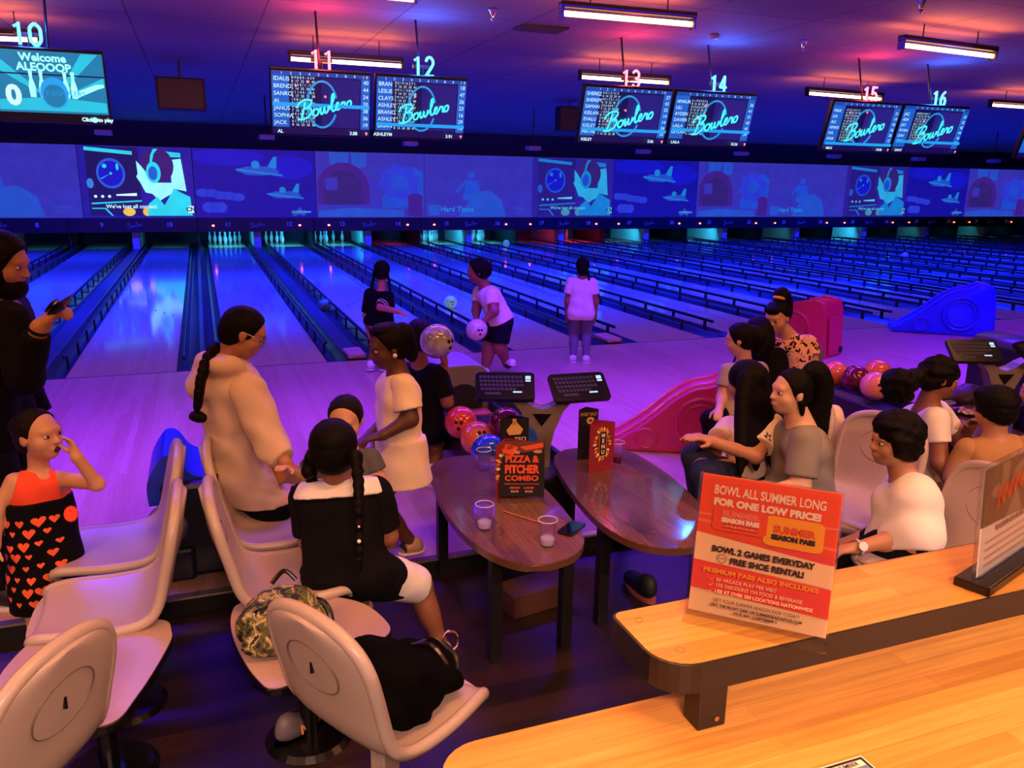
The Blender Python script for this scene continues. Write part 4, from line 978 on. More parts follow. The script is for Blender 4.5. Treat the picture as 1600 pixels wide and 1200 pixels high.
# empty acrylic holder on the right table
t = thing('acrylic_holder', 'empty clear acrylic holder seen edge on, on the right-hand table', 'holder', (1.075, -6.176, 0.472))
A = Vector((1.084, -6.200, 0.478)) - t.location; B = Vector((1.007, -5.961, 0.478)) - t.location; u = (B-A).normalized()
MB().prism([(0, 0), ((B-A).length, 0), ((B-A).length, .28), (0, .28)], .003, A, u, (0, 0, 1)).prism([(0, 0), ((B-A).length, 0), ((B-A).length, .28), (0, .28)], .003, A + Vector((u.y, -u.x, 0))*.05, u, Vector((-u.y*.16, u.x*.16, 1)).normalized()).build('panels', M['acrylic'], t)
# cups
mat('cup_clear', '#ffffff', .04, trans=1.0, var=0, alpha=.30)
def cup(c, label, r=.042, h=.12, drink=None):
    t = thing('plastic_cup', label, 'cup', (c[0], c[1], TZ+.0015), 0, 'clear plastic cups')
    mb = MB(); mb.lathe([(r*.68, 0), (r*.72, .004), (r*.98, h), (r*.94, h), (r*.68, .006), (.001, .005)], seg=28)
    mb.build('cup', M['cup_clear'], t, smooth=True)
    rim = MB(); rim.tube([(r*math.cos(a), r*math.sin(a), h) for a in [2*PI*i/28 for i in range(28)]], .0022, seg=6, closed=True); rim.build('rim', mat('cup_rim', '#e6e2e8', .1, alpha=.7), t)
    if drink: MB().lathe([(.001, .007), (r*.67, .007), (r*.76, .035), (.001, .035)], seg=24).build('drink', drink, t, smooth=True)
    return t
mat('ice', '#e8e0f0', .1, alpha=.55, bump=.6, scale=90)
cup((0.660, -5.145, 0.470), 'clear cup at the far left of the table, beside the red menu stand'); cup((0.413, -5.876, 0.470), 'clear cup nearest the left edge of the table, below the pizza sign', drink=M['ice']); cup((0.618, -6.133, 0.470), 'clear cup with ice beside the black phone', drink=M['ice'])
t = cup((1.426, -5.257, 0.470), 'red-tinted cup behind the empty holder on the right-hand table', drink=mat('soda_red', '#8a2028', .1)); 
def phone(c, rz, label, name='mobile_phone'):
    t = thing(name, label, 'phone', c, math.radians(rz)); MB().prism(rrect(.078, .155, .012), .009, (0, 0, 0), bev=.002).build('body', M['edge_black'], t); MB().prism(rrect(.072, .147, .010), .0006, (0, 0, .0091)).build('screen', mat('phone_glass', '#050507', .05), t)
    MB().prism(rrect(.024, .026, .006), .0012, (-.02, .055, .0095)).build('camera_bump', M['edge_black'], t); return t
phone((0.789, -6.018, 0.472), -52, 'black phone lying face up on the left-hand table')
t = thing('pen', 'thin wooden stylus lying on the left-hand table below the pizza sign', 'pen', (0.619, -5.797, 0.472)); a = Vector((0.558, -5.721, 0.476))-t.location; b = Vector((0.673, -5.904, 0.476))-t.location
MB().cyl(a, b, .004, seg=8).build('barrel', mat('stick_wood', '#b06a3c', .5), t)
# things on the third table
cup((4.172, -5.093, 0.450), 'small cup on the third table, left of the snacks', r=.035, h=.1).location.z = .452
t = thing('snack_basket', 'basket of snacks in shiny foil before the boy in tan', 'basket', (4.279, -5.169, 0.452)); r = random.Random(9)
mb = MB(); mb.lathe([(.05, 0), (.09, .04), (.093, .04), (.055, .004), (.001, .004)], seg=24); mb.build('basket', M['black_paint'], t)
fo = MB()
for i in range(16): fo.sph((.05*math.cos(i*2.4)*r.random()**.5*1.2, .05*math.sin(i*2.4), .035+.02*r.random()), .02+.008*r.random(), (1, .7, .6), 8, 6)
fo.build('snacks', mat('foil_gold', '#d8b070', .25, metal=.6, var=.3, scale=80), t)
t = thing('tote_bag', 'dark maroon bag lying on the third table', 'bag', (4.522, -4.892, 0.452)); r = random.Random(4)
blob('bag_body', [elp((0, 0, .06), (.17, .1, .07), k=.03), elp((.1, .02, .09), (.1, .08, .06), k=.03), elp((-.1, .01, .05), (.1, .08, .05), k=.03)], .008, mat('bag_maroon', '#3a141c', .5), t, wrinkle=.006, clips=[below((0, 0, 0), (0, 0, -1))])

# ------------------------------------------------------------------ ball returns and balls
mat('hood_grey', '#77707a', .42); mat('tray_black', '#151218', .35); mat('tunnel', '#030308', .7)
def ball_return(x, y, label, hood='hood_grey', L=1.5):
    t = thing('ball_return', label, 'ball return', (x, y, 0))
    out = [(-.2, 0), (.2, 0), (.2, .60), (.19, .66), (.15, .70), (.08, .715), (-.08, .715), (-.15, .70), (-.19, .66), (-.2, .60)]
    MB().prism(out, -.5, (0, 0, 0), (1, 0, 0), (0, 0, 1), bev=.012).build('hood', M[hood], t, smooth=True)
    q = MB(); q.cyl((0, .002, .42), (0, -.006, .42), .15, seg=40).build('opening', M['tunnel'], t)
    tr = MB().box((0, -L/2-.02, .22), (.44, L, .30), bev=.02); tr.build('cabinet', M['tray_black'], t)
    for s in (-1, 1):
        MB().box((s*.21, -L/2-.02, .40), (.035, L, .07), bev=.01).build('side_rail', M['tray_black'], t)
    MB().box((.02, -.10, .375), (.3, .16, .012)).build('lift_plate', mat('lift_orange', '#a8583a', .4), t)
    w = MB(); w.prism([(0, 0), (.42, -.12), (.5, -.26), (.46, -.34), (.1, -.24), (0, -.2)], -.16, (.16, .05, .52), (1, 0, 0), (0, 0, 1), bev=.01); w.build('side_wing', M['tray_black'], t)
    return t
ball_return(1.02, -3.62, 'grey hooded ball return behind the left-hand table')
hx = (4.077, -3.700, 0.586)
ball_return(hx[0], -3.7, 'grey hooded ball return behind the girl in the floral top')
hx2 = (6.110, -4.200, 0.413)
ball_return(hx2[0]+.1, -4.2, 'black ball return at the right edge of the picture', 'tray_black')
def ball_mat(n, a, b, rough=.08):
    m = mat('ball_'+n, a, rough, var=0, coat=.6); nt = m.node_tree; r = nt.nodes['Color Ramp']; r.color_ramp.elements[0].color = (*lin(a), 1); r.color_ramp.elements[1].color = (*lin(b), 1); nt.nodes['Noise Texture'].inputs['Scale'].default_value = 9; nt.nodes['Noise Texture'].inputs['Distortion'].default_value = 1.6; return m
ball_mat('red', '#c02828', '#e0603c'); ball_mat('orange', '#e0602a', '#f08a40'); ball_mat('coral', '#e8745c', '#f0a07a'); ball_mat('blue', '#10308a', '#2a60c8'); ball_mat('maroon', '#4a0c20', '#8a2030'); ball_mat('plum', '#38103c', '#6a1c40'); ball_mat('silver', '#6c6872', '#c4bcc0'); ball_mat('cream', '#b8ac98', '#e4d8c0'); ball_mat('green', '#3c9a3a', '#d8e0a0'); ball_mat('sage', '#4a7a5a', '#7a9a6a'); M['ball_green'].node_tree.nodes['Principled BSDF'].inputs['Emission Color'].default_value = (.10, .45, .12, 1); M['ball_green'].node_tree.nodes['Principled BSDF'].inputs['Emission Strength'].default_value = .35  # green ball also emits: fluorescent glow under ultraviolet put into its material
ball_mat('pink', '#c88a80', '#e0b0a0'); ball_mat('navy', '#0c1030', '#20284a')
_bm = MB().sph((0, 0, 0), .108, seg=40, rings=24).build('ball', None, smooth=True, angle=180).data
for o_ in [x for x in bpy.data.objects if x.data == _bm]: bpy.data.objects.remove(o_)
_hm = MB()
for dx, dz in ((-.016, .012), (.016, .012), (0, -.03)):
    n_ = Vector((dx/.108, -math.sqrt(max(0, 1-(dx*dx+dz*dz)/.108**2)), dz/.108)); _hm.cyl(n_*.1065, n_*.1092, .0125, seg=14)
_ho = _hm.build('finger_holes', M['tunnel']); _hme = _ho.data; bpy.data.objects.remove(_ho)
def ball(c, m, label, group='bowling balls', hole=(0, 0), r=.108):
    t = thing('bowling_ball', label, 'bowling ball', (c[0], c[1], c[2]), 0, group); k = r/.108
    b = link('ball_body', _bm.copy(), M['ball_'+m], t); b.scale = (k,)*3
    h = link('finger_holes', _hme, None, t); h.scale = (k,)*3; h.rotation_euler = (math.radians(hole[0]), 0, math.radians(hole[1])); return t
ball((0.791, -4.296, 0.491), 'red', 'red ball with finger holes, leftmost in the rack behind the left-hand table', hole=(-10, -25)); ball((0.812, -4.576, 0.466), 'orange', 'orange ball second in the rack, beside the red one', hole=(-30, 0)); ball((0.804, -4.819, 0.457), 'blue', 'blue ball peeking out left of the red menu stand')
ball((0.977, -4.636, 0.559), 'maroon', 'dark maroon ball above the snack card', hole=(-20, 160)); ball((1.041, -4.777, 0.541), 'plum', 'plum ball at the right end of the left rack', hole=(-20, 160)); ball((0.953, -4.939, 0.551), 'blue', 'blue ball mostly hidden behind the snack card', hole=(0, 160))
ball((4.077, -4.069, 0.529), 'orange', 'orange ball leftmost in the right-hand rack', hole=(0, 150)); ball((4.045, -4.326, 0.553), 'maroon', 'maroon ball second in the right-hand rack', hole=(-10, 20)); ball((4.325, -4.265, 0.566), 'orange', 'orange ball at the back of the right-hand rack', hole=(0, 150)); ball((3.990, -4.579, 0.561), 'coral', 'coral ball with two holes showing in the right-hand rack', hole=(-10, -20))
z0 = .108
c = (1.076, 4.044, 0.090); ball((c[0], c[1], .05), 'sage', 'grey-green ball rolling in the gutter left of lane 12'); ball((3.027, 3.459, 0.108), 'green', 'green and white ball rolling down lane 13'); ball((18.425, 8.879, 0.108), 'pink', 'pinkish ball rolling far down a lane on the right'); ball((13.265, 1.988, 0.108), 'red', 'red ball rolling beyond the blue ramp'); c = (8.537, 15.649, 0.108); ball((c[0], c[1], .108), 'green', 'green ball at the far end of lane 17')

# ------------------------------------------------------------------ scoring consoles
emi('key_light', '#b8d8ff', 1.2); mat('console_grey', '#8f8178', .35, metal=.3); mat('key_outline', '#1c1b22', .5)
def keypad(t, c, w, d, rz, tilt, label_key=True):
    R = Matrix.Rotation(rz, 3, 'Z') @ Matrix.Rotation(tilt, 3, 'X')
    k = MB(); pts = rrect(w, d, .018); n = R @ Vector((0, 0, 1)); ux, uy = R @ Vector((1, 0, 0)), R @ Vector((0, 1, 0))
    k.prism(pts, .028, Vector(c) - n*.028, ux, uy, bev=.006); kb = k.build('keypad', M['edge_black'], t)
    def g(x, y, e=.001): return Vector(c) + ux*(x*w/2) + uy*(y*d/2) + n*e
    ks = MB()
    for r_ in range(4):
        for i in range(11):
            if r_ == 3 and i > 8: continue
            ks.prism(rrect(w*.055, d*.11, .003, 2), .0012, g(-.82+.135*i+.02*r_, .62-.3*r_), ux, uy)
    ks.prism(rrect(w*.27, d*.1, .003, 2), .0012, g(-.4, -.6), ux, uy); ks.build('keys', M['key_outline'], kb)
    lt = MB(); lt.prism(rrect(w*.09, d*.12, .002, 2), .0014, g(.78, .6), ux, uy).prism(rrect(w*.09, d*.06, .002, 2), .0014, g(.78, .36), ux, uy).prism(rrect(w*.15, d*.05, .002, 2), .0014, g(.42, -.48), ux, uy); lt.build('lit_keys', M['key_light'], kb)
def console(c, label, rzs, spread=.24, H=.86):
    t = thing('scoring_console', label, 'console', (c[0], c[1], FZ if c[1] < EDGE else 0))
    zb = t.location.z; H = c[2]-zb
    Y = [(-.055, 0), (.055, 0), (.055, H-.3), (.07, H-.2), (.12, H-.08), (.2, H-.01), (.15, H), (.09, H-.03), (.05, H-.07), (0, H-.085), (-.05, H-.07), (-.09, H-.03), (-.15, H), (-.2, H-.01), (-.12, H-.08), (-.07, H-.2), (-.055, H-.3)]
    MB().prism(Y, -.11, (0, -.055, 0), (1, 0, 0), (0, 0, 1), bev=.008).build('pedestal', M['console_grey'], t)
    MB().prism([(-.055, H-.10), (.055, H-.10), (0, H-.175)], .004, (0, -.058, 0), (1, 0, 0), (0, 0, 1)).build('inset_panel', M['edge_black'], t)
    MB().box((0, 0, .015), (.26, .26, .03), bev=.006).build('base', M['edge_black'], t)
    for s, rz in zip((-1, 1), rzs): keypad(t, (s*spread+.02*s, -.02, H+.06), .35, .2, rz, math.radians(38))
    t.rotation_euler = (0, 0, math.radians(-20)); return t
c = (1.103, -4.923, 0.701); cc = (1.108, -4.892, 0.823)
console((cc[0], cc[1], cc[2]-.02), 'grey scoring console with two keypads behind the left-hand table', (0, .28), .2)
c = (4.458, -5.225, 0.879); console((c[0], c[1], c[2]), 'grey scoring console with two keypads at the right edge', (0, .5), .2)

# ------------------------------------------------------------------ ball ramps for small children
mat('ramp_red', '#d6303a', .3, coat=.3); mat('ramp_pink', '#c8305a', .3, coat=.3); mat('ramp_blue', '#1030d0', .35, coat=.2)
def ramp(loc, rz, m, label, s=1.0):
    t = thing('ball_ramp', label, 'ball ramp', loc, math.radians(rz)); w = .44*s
    up = crom([(-.08, .60), (.06, .62), (.14, .585), (.2, .56), (.33, .53), (.48, .43), (.62, .30), (.78, .17), (.92, .08), (.99, .055)], 4)
    P = [(-.14, 0), (-.1, .50)] + [(y, z) for y, z in up] + [(1.0, 0)]
    P = [(y*s, z*s) for y, z in P]
    MB().prism(P, w, (-w/2, 0, 0), (0, 1, 0), (0, 0, 1), bev=.025*s).build('body', M[m], t, smooth=True, angle=50)
    ch = MB()
    top = [Vector((0, y*s, z*s+.004)) for y, z in up]
    for x in (-.11*s, .11*s): ch.tube([p_ + Vector((x, 0, 0)) for p_ in top], .022*s, seg=8)
    ch.build('track_rails', M[m], t, smooth=True)
    rl = MB()
    for x in (-w/2-.001, w/2+.001):
        for r_, q in ((.20, .018), (.15, .012)): rl.tube([(x, (.25+r_*math.cos(a))*s, (.27+r_*math.sin(a))*s) for a in [2*PI*i/36 for i in range(36)]], q*s, seg=8, closed=True)
        rl.tube([(x, (.68+.09*math.cos(a))*s, (.12+.08*math.sin(a))*s) for a in [2*PI*i/24 for i in range(24)]], .012*s, seg=8, closed=True)
    rl.build('side_relief', M[m], t, smooth=True)
    MB().prism(rrect(.30*s, .42*s, .03), .012, (0, -.135*s, .24*s), (1, 0, 0), Vector((0, .08, 1)).normalized(), bev=.004).build('rear_panel', M[m], t)
    MB().cyl((.11*s, -.15*s, .07*s), (.11*s, -.172*s, .07*s), .035*s, seg=18).build('hand_hole', M['tunnel'], t)
    return t
c = (6.438, -1.490, 0.000); ramp((c[0]-.05, c[1]+.14, 0), 22, 'ramp_red', 'red plastic ball ramp standing on the approach behind the floral girl', 1.12)
c = (9.611, -0.859, 0.000); ramp((c[0], c[1], 0), 52, 'ramp_blue', 'blue plastic ball ramp on the approach near the right console', 1.15)
c = (2.969, -4.120, 0.000); ramp((c[0]+.1, c[1]+.05, 0), 62, 'ramp_pink', 'pink-red ball ramp on the approach left of the girl with long loose hair', .95)

# ------------------------------------------------------------------ blue hooded stand between the left seats
mat('stand_navy', '#14162e', .4); mat('stand_blue', '#1838c0', .3)
c = (-0.936, -4.676, 0.347); t = thing('ball_return', 'navy ball return with blue hood between the two columns of seats', 'ball return', (c[0], c[1], 0))
MB().box((.16, 0, .26), (.44, .6, .52), bev=.03).build('cabinet', M['stand_navy'], t); MB().box((-.02, -.1, .09), (.2, .46, .18), bev=.02).build('ball_shelf', M['stand_navy'], t)
MB().prism(crom([(-.12, .40), (-.12, .52), (-.06, .63), (-.02, .66), (.03, .64), (.08, .56), (.16, .52), (.26, .51)], 4) + [(.26, .40)], -.5, (0, -.25, 0), (1, 0, 0), (0, 0, 1)).build('hood', M['stand_blue'], t, smooth=True)
ball((c[0]-.04, c[1]-.25, .29), 'silver', 'shiny silver ball resting in the navy ball return', hole=(0, 170))

# ------------------------------------------------------------------ backpack, jacket, underfoot
c = (-0.537, -6.314, 0.360)
t = thing('backpack', 'camouflage backpack lying on the low corner table', 'backpack', (c[0], c[1], .362))
mc = mat('camouflage', '#3c3a24', .8); nt = mc.node_tree; r = nt.nodes['Color Ramp']; nt.nodes['Noise Texture'].inputs['Scale'].default_value = 26; nt.nodes['Noise Texture'].inputs['Distortion'].default_value = .8
r.color_ramp.interpolation = 'CONSTANT'; r.color_ramp.elements[0].position = 0; r.color_ramp.elements[0].color = (*lin('#14140e'), 1); r.color_ramp.elements[1].position = .42; r.color_ramp.elements[1].color = (*lin('#4a4a2a'), 1)
for p_, cl in ((.52, '#8a8250'), (.58, '#b8aa78'), (.63, '#1c1c14')): e = r.color_ramp.elements.new(p_); e.color = (*lin(cl), 1)
blob('main_pocket', [elp((.02, .03, .09), (.13, .10, .095), k=.04), elp((-.04, -.03, .08), (.12, .10, .085), k=.04), elp((.08, .0, .06), (.09, .09, .06), k=.03), elp((-.08, .02, .05), (.07, .12, .05), k=.03)], .006, mc, t, wrinkle=.004, clips=[below((0, 0, .001), (0, 0, -1))])
blob('front_pocket', [elp((-.05, -.11, .05), (.10, .05, .05), k=.02)], .005, mc, t, wrinkle=.002, clips=[below((0, 0, .001), (0, 0, -1))])
sb = MB(); sb.tube(crom([(.1, .03, .12), (.16, 0, .11), (.18, -.04, .05), (.15, -.07, .01)], 5), .012, seg=8); sb.tube(crom([(-.02, .08, .18), (.03, .1, .215), (.07, .08, .18)], 5), .009, seg=8); sb.build('straps', M['edge_black'], t)
zp = MB(); zp.tube(crom([(-.14, -.02, .10), (-.07, -.07, .165), (.02, -.07, .175), (.1, -.04, .13)], 5), .004, seg=6); zp.build('zip', M['edge_black'], t)
mat('jacket_black', (.002, .0018, .0025), .95, bump=.3, spec=.05); mat('buckle', '#d8a890', .2, metal=1)
c = (-0.176, -6.837, 0.400)
t = thing('jacket', 'black jacket with a belt buckle heaped on the front seat', 'jacket', (c[0], c[1], .37))
blob('cloth', [elp((-.02, .0, .06), (.16, .17, .08), k=.05), elp((-.07, -.06, .08), (.11, .13, .11), k=.05), elp((.06, .08, .05), (.11, .10, .07), k=.04), elp((-.1, .06, .1), (.09, .1, .1), k=.05), elp((.1, .02, .04), (.08, .1, .05), k=.04)], .007, M['jacket_black'], t, wrinkle=.013, wf=44, clips=[below((0, 0, 0), (0, 0, -1))])
b = MB(); b.tube(crom([(.05, .1, .12), (.12, .1, .12), (.17, .05, .08), (.15, -.02, .03)], 5), .011, seg=8); b.tube(crom([(.02, .13, .1), (.09, .06, .13), (.13, -.03, .07), (.08, -.08, .03)], 5), .012, seg=8); b.build('belt', M['edge_black'], t)
b = MB(); b.tube([(.17+.028*math.cos(a), .10+.012*math.sin(a), .11+.03*math.sin(a)) for a in [2*PI*i/20 for i in range(20)]], .005, seg=8, closed=True); b.build('buckle', M['buckle'], t)
mat('shoe_dark', '#0d0a0c', .6); 
c = (1.350, -5.723, -0.100); t = thing('shoe', 'dark shoe lying under the right-hand table', 'shoe', (c[0], c[1], FZ))
blob('upper', [elp((0, 0, .05), (.05, .13, .045), k=.02), elp((0, -.07, .08), (.045, .06, .06), k=.03), elp((0, .08, .04), (.05, .06, .035), k=.02)], .006, M['shoe_dark'], t, clips=[below((0, 0, .012), (0, 0, -1))])
MB().prism([(x*.052, y*.14) for x, y in ell(0, 0, 1, 1, 24)], .016, (0, 0, 0)).build('sole', mat('sole_red', '#a8564a', .6), t)
c = (0.764, -5.660, -0.100); t = thing('step_block', 'low brown wooden step block on the floor under the left-hand table', 'step', (c[0], c[1], FZ), math.radians(10))  # brown wooden step block, standing on the settee floor
MB().box((0, 0, .06), (.34, .16, .12), bev=.006).build('block', M['table_edge'], t); MB().box((0, 0, .124), (.36, .18, .012), bev=.004).build('cap', M['table_edge'], t)

# ------------------------------------------------------------------ people
def skin(n, c): return mat('skin_'+n, c, .5, var=.05, scale=14)
skin('deep', '#5a3526'); skin('brown', '#8a5840'); skin('tan', '#b57f60'); skin('light', '#cf9c7c'); skin('fair', '#e0b090')
mat('hair_black', (.0035, .0026, .003), .6, var=.5, scale=160, bump=.5, spec=.1); mat('hair_brown', (.010, .006, .004), .6, var=.5, scale=160, bump=.5, spec=.1)
mat('eye_white', '#bdb2ae', .35, var=.01); mat('iris_dark', '#120a08', .1); mat('lips', '#8a4038', .45); mat('lips_deep', '#4a241e', .45); mat('mouth_dark', '#3a1014', .6)
def cloth(n, c, **k): return mat('cloth_'+n, c, .9, var=.05, scale=300, spec=.15, **k)
cloth('white', '#e8e2de'); cloth('cream', '#e8d2ba'); cloth('hoodie', '#d6bda4'); cloth('black', (.0028, .0024, .004)); cloth('navy', (.004, .004, .010)); cloth('coral', '#ff5a3c'); cloth('grey', '#8a8580'); cloth('slate', '#5c5c60'); cloth('jeans', '#2a3050'); cloth('greypants', '#6d6a72'); cloth('tan', '#a98058'); cloth('pinkfloral', '#f0b6a8'); cloth('yellowwhite', '#f0dcc0'); cloth('scrunch_red', '#e04a50'); cloth('scrunch_white', '#f4ecf0'); cloth('khaki', '#a89a86')
mat('shoe_white', '#e8dcd6', .5); mat('shoe_navy', '#1a1a2c', .5); mat('shoe_tan', '#b88c78', .5); mat('shoe_grey', '#6a6068', .5)
def multi(name, sets, h, m, parent, off, wrinkle=0, wf=38., smooth=2):
    VV, QQ, n = [], [], 0
    for prims, clips in sets:
        D, ax, lo = sdf_grid(prims, h); X = ax[0][:, None, None]; Y = ax[1][None, :, None]; Z = ax[2][None, None, :]
        if wrinkle:
            w = np.sin(X*wf + 2.1*np.sin(Z*wf*.31) + Y*wf*.3) * np.sin(Y*wf*.9 + 1.7*np.sin(Z*wf*.27 + X*9)) + .7*np.sin(Z*wf*1.1 + 2*np.sin(X*wf*.4 + Y*wf*.3))
            D = D + (wrinkle*w).astype(np.float32)
        for c in clips: D = np.maximum(D, c(X, Y, Z).astype(np.float32))
        v, q = nets(D, lo, h)
        if len(v): 
            v = relax(v, q, smooth); VV.append(v); QQ.append(q+n); n += len(v)
    if not VV: return None
    return link(name, np_mesh(name, np.concatenate(VV), np.concatenate(QQ), off), m, parent)
def rotv(v, ax, deg):
    return V(Matrix.Rotation(math.radians(deg), 3, Vector(ax)) @ Vector(v))
def ik(a, c, l1, l2, pole):
    a, c = V(a), V(c); d = c - a; L = np.linalg.norm(d); d = d/(L+1e-9); L = min(L, (l1+l2)*.999)
    x = (l1*l1 - l2*l2 + L*L)/(2*L); y = math.sqrt(max(0, l1*l1 - x*x)); p = V(pole) - d*(V(pole) @ d)
    return a + d*x + nrm(p)*y
class Person: pass
def person(label, pelvis, ground, rz, H, skn, hs=None, pose=None, face=(0, 0), build=1.0, res=.008, hands=True, hold=(.35, .35), expr=True, mouth='closed', lipm='lips', browm='hair_black'):
    P = Person(); pose = pose or {}; hs = hs or .16*H
    r_ = math.radians(rz); f = V(-math.sin(r_), math.cos(r_), 0); r = V(math.cos(r_), math.sin(r_), 0); up = V(0, 0, 1)
    pel = V(pelvis); base = V(pel[0], pel[1], ground)
    J = {}
    J['pelvis'] = pel; J['neck'] = V(pose.get('neck', pel + up*.30*H)); sd = nrm(J['neck'] - pel)
    J['head'] = V(pose.get('head', J['neck'] + sd*.015*H + nrm(sd + f*.1)*hs*.62))
    # right vector perpendicular to the spine
    rr = nrm(r - sd*(r @ sd)); ff = np.cross(sd, rr)
    for s, k in ((-1, 'l'), (1, 'r')):
        J[k+'sh'] = V(pose.get(k+'sh', J['neck'] + rr*s*.098*H*build - sd*.035*H))
        J[k+'hip'] = V(pose.get(k+'hip', pel + rr*s*.052*H))
        if k+'wr' in pose: J[k+'wr'] = V(pose[k+'wr'])
        else: J[k+'wr'] = J[k+'sh'] - up*.315*H + r*s*.03*H + f*.03*H
        J[k+'el'] = V(pose[k+'el']) if k+'el' in pose else ik(J[k+'sh'], J[k+'wr'], .175*H, .15*H, -f*.7 + r*s*.4 - up*.3)
        J[k+'an'] = V(pose[k+'an']) if k+'an' in pose else V(J[k+'hip'][0] + r[0]*s*.01*H, J[k+'hip'][1] + r[1]*s*.01*H, ground + .045*H)
        J[k+'kn'] = V(pose[k+'kn']) if k+'kn' in pose else ik(J[k+'hip'], J[k+'an'], .245*H, .235*H, f)
        J[k+'to'] = V(pose[k+'to']) if k+'to' in pose else V(*(J[k+'an'] + f*.085*H + r*s*.015*H)[:2], J[k+'an'][2]-.022*H)
    P.J = J; P.H = H; P.hs = hs; P.f, P.r, P.up, P.sd, P.rr, P.ff = f, r, up, sd, rr, ff; P.base = base; P.res = res; P.b = build
    # head frame
    hf = rotv(f, (0, 0, 1), face[0]); hr = np.cross(hf, up); hf = rotv(hf, hr, face[1]); hu = np.cross(hr, hf)
    if len(face) > 2: hr = rotv(hr, hf, face[2]); hu = np.cross(hr, hf)
    R = np.stack([hr, hf, hu], 1); P.R = R; hc = J['head']
    P.hd = hd = lambda x, y, z: hc + R @ (V(x, y, z)*hs)
    b = build
    head = [elp(hd(0, -.05, .12), V(.35, .425, .385)*hs, R, .03*hs), elp(hd(0, .10, -.16), V(.295, .29, .335)*hs, R, .10*hs), elp(hd(0, .22, -.36), V(.14, .13, .12)*hs, R, .10*hs),
            elp(hd(-.17, .22, -.14), V(.13, .13, .13)*hs, R, .08*hs), elp(hd(.17, .22, -.14), V(.13, .13, .13)*hs, R, .08*hs),
            elp(hd(0, .33, .10), V(.22, .09, .08)*hs, R, .08*hs)]
    head += [elp(hd(s*.145, .435, .0), V(.085, .06, .06)*hs, R, .02*hs, sub=True) for s in (-1, 1)]
    head += [cap(hd(0, .375, .03), hd(0, .452, -.12), .035*hs, .05*hs, .04*hs), elp(hd(0, .415, -.135), V(.085, .06, .045)*hs, R, .03*hs),
             elp(hd(0, .375, -.27), V(.12, .05, .05)*hs, R, .04*hs)]
    head += [elp(hd(s*.355, -.02, -.03), V(.035, .085, .13)*hs, R, .02*hs) for s in (-1, 1)]
    neck = [cap(J['neck'] - sd*.03*H, hd(0, -.08, -.25), .042*H*b, .036*H, .03*H)]
    torso = []
    ch = J['neck'] - sd*.10*H; wa = pel + sd*.09*H
    for s in (-1, 1):
        torso += [cap(pel + rr*s*.042*H*b, wa + rr*s*.036*H*b, .062*H*b, .056*H*b, .03*H), cap(wa + rr*s*.036*H*b, ch + rr*s*.045*H*b, .056*H*b, .060*H*b, .04*H)]
    torso += [cap(J['lsh']*.8 + J['rsh']*.2 - sd*.01*H, J['rsh']*.8 + J['lsh']*.2 - sd*.01*H, .042*H*b, k=.04*H)]
    P.torso = torso; P.neckp = neck
    arms, P.arm = [], {}
    for k in 'lr':
        u = [cap(J[k+'sh'], J[k+'el'], .037*H*b, .029*H*b, .02*H)]; l = [cap(J[k+'el'], J[k+'wr'], .029*H*b, .0195*H, .015*H)]
        P.arm[k] = (u, l); arms += u + l
    legs, P.leg = [], {}
    for k in 'lr':
        kn, an = J[k+'kn'], J[k+'an']; bk = nrm(np.cross(nrm(an - kn), rr)); bk = bk if bk @ f < 0 else -bk
        u = [cap(J[k+'hip'], kn, .062*H*b, .040*H*b, .03*H)]; l = [cap(kn, an, .039*H*b, .024*H, .02*H), elp(kn*.68 + an*.32 + bk*.012*H, V(.034, .034, .075)*H*b, np.stack([np.cross(nrm(an-kn), bk), bk, -nrm(an-kn)], 1), .02*H)]
        ft = [cap(an, J[k+'to'], .026*H, .020*H, .015*H)]
        P.leg[k] = (u, l, ft); legs += u + l + ft
    hand = []
    if hands:
        for i, k in enumerate('lr'):
            s = -1 if k == 'l' else 1
            d = nrm(V(pose[k+'hd']) if k+'hd' in pose else J[k+'wr'] - J[k+'el'])
            pn = V(pose.get(k+'pn', -r*s if abs(d @ up) > .6 else -up)); pn = nrm(pn - d*(pn @ d)); sx = np.cross(d, pn)       # thumb side
            sx = sx * (1 if k == 'r' else -1)
            w = J[k+'wr']; L = .052*H; cu = hold[i]
            hand += [cap(w, w + d*L*.5, .0175*H, .016*H, .012*H)]
            for q, (o_, ln) in enumerate(((.017, .86), (.006, 1.0), (-.006, .94), (-.017, .76))):
                p0 = w + d*L*.45 + sx*o_*.75*H; p1 = w + d*L*.98 + sx*o_*H; fl = .040*H*ln
                rad = max(.0068*H*b, res*.62)
                hand.append(cap(p0, p1, rad*1.25, rad*1.1, .008*H))
                c1, c2 = cu*(.9+.1*q), cu*(2.0+.15*q)
                e1 = p1 + (d*math.cos(c1) + pn*math.sin(c1))*fl*.52; e2 = e1 + (d*math.cos(c2) + pn*math.sin(c2))*fl*.48
                hand += [cap(p1, e1, rad, rad*.95, .003*H), cap(e1, e2, rad*.95, rad*.8, .003*H)]
            t0 = w + d*L*.25 + sx*.014*H; t1 = t0 + nrm(d*.6 + sx*.75 + pn*.35)*.030*H; t2 = t1 + nrm(d*.85 + sx*.15 + pn*(.3 + .5*cu))*.026*H; rad = max(.0082*H, res*.65)
            hand += [cap(t0, t1, rad*1.3, rad, .01*H), cap(t1, t2, rad, rad*.8, .003*H)]
    root = blob('person', torso + neck + head + arms + legs + hand, res, M['skin_'+skn], None, base, smooth=1)
    root.location = base; tag(root, label, 'person'); P.root = root
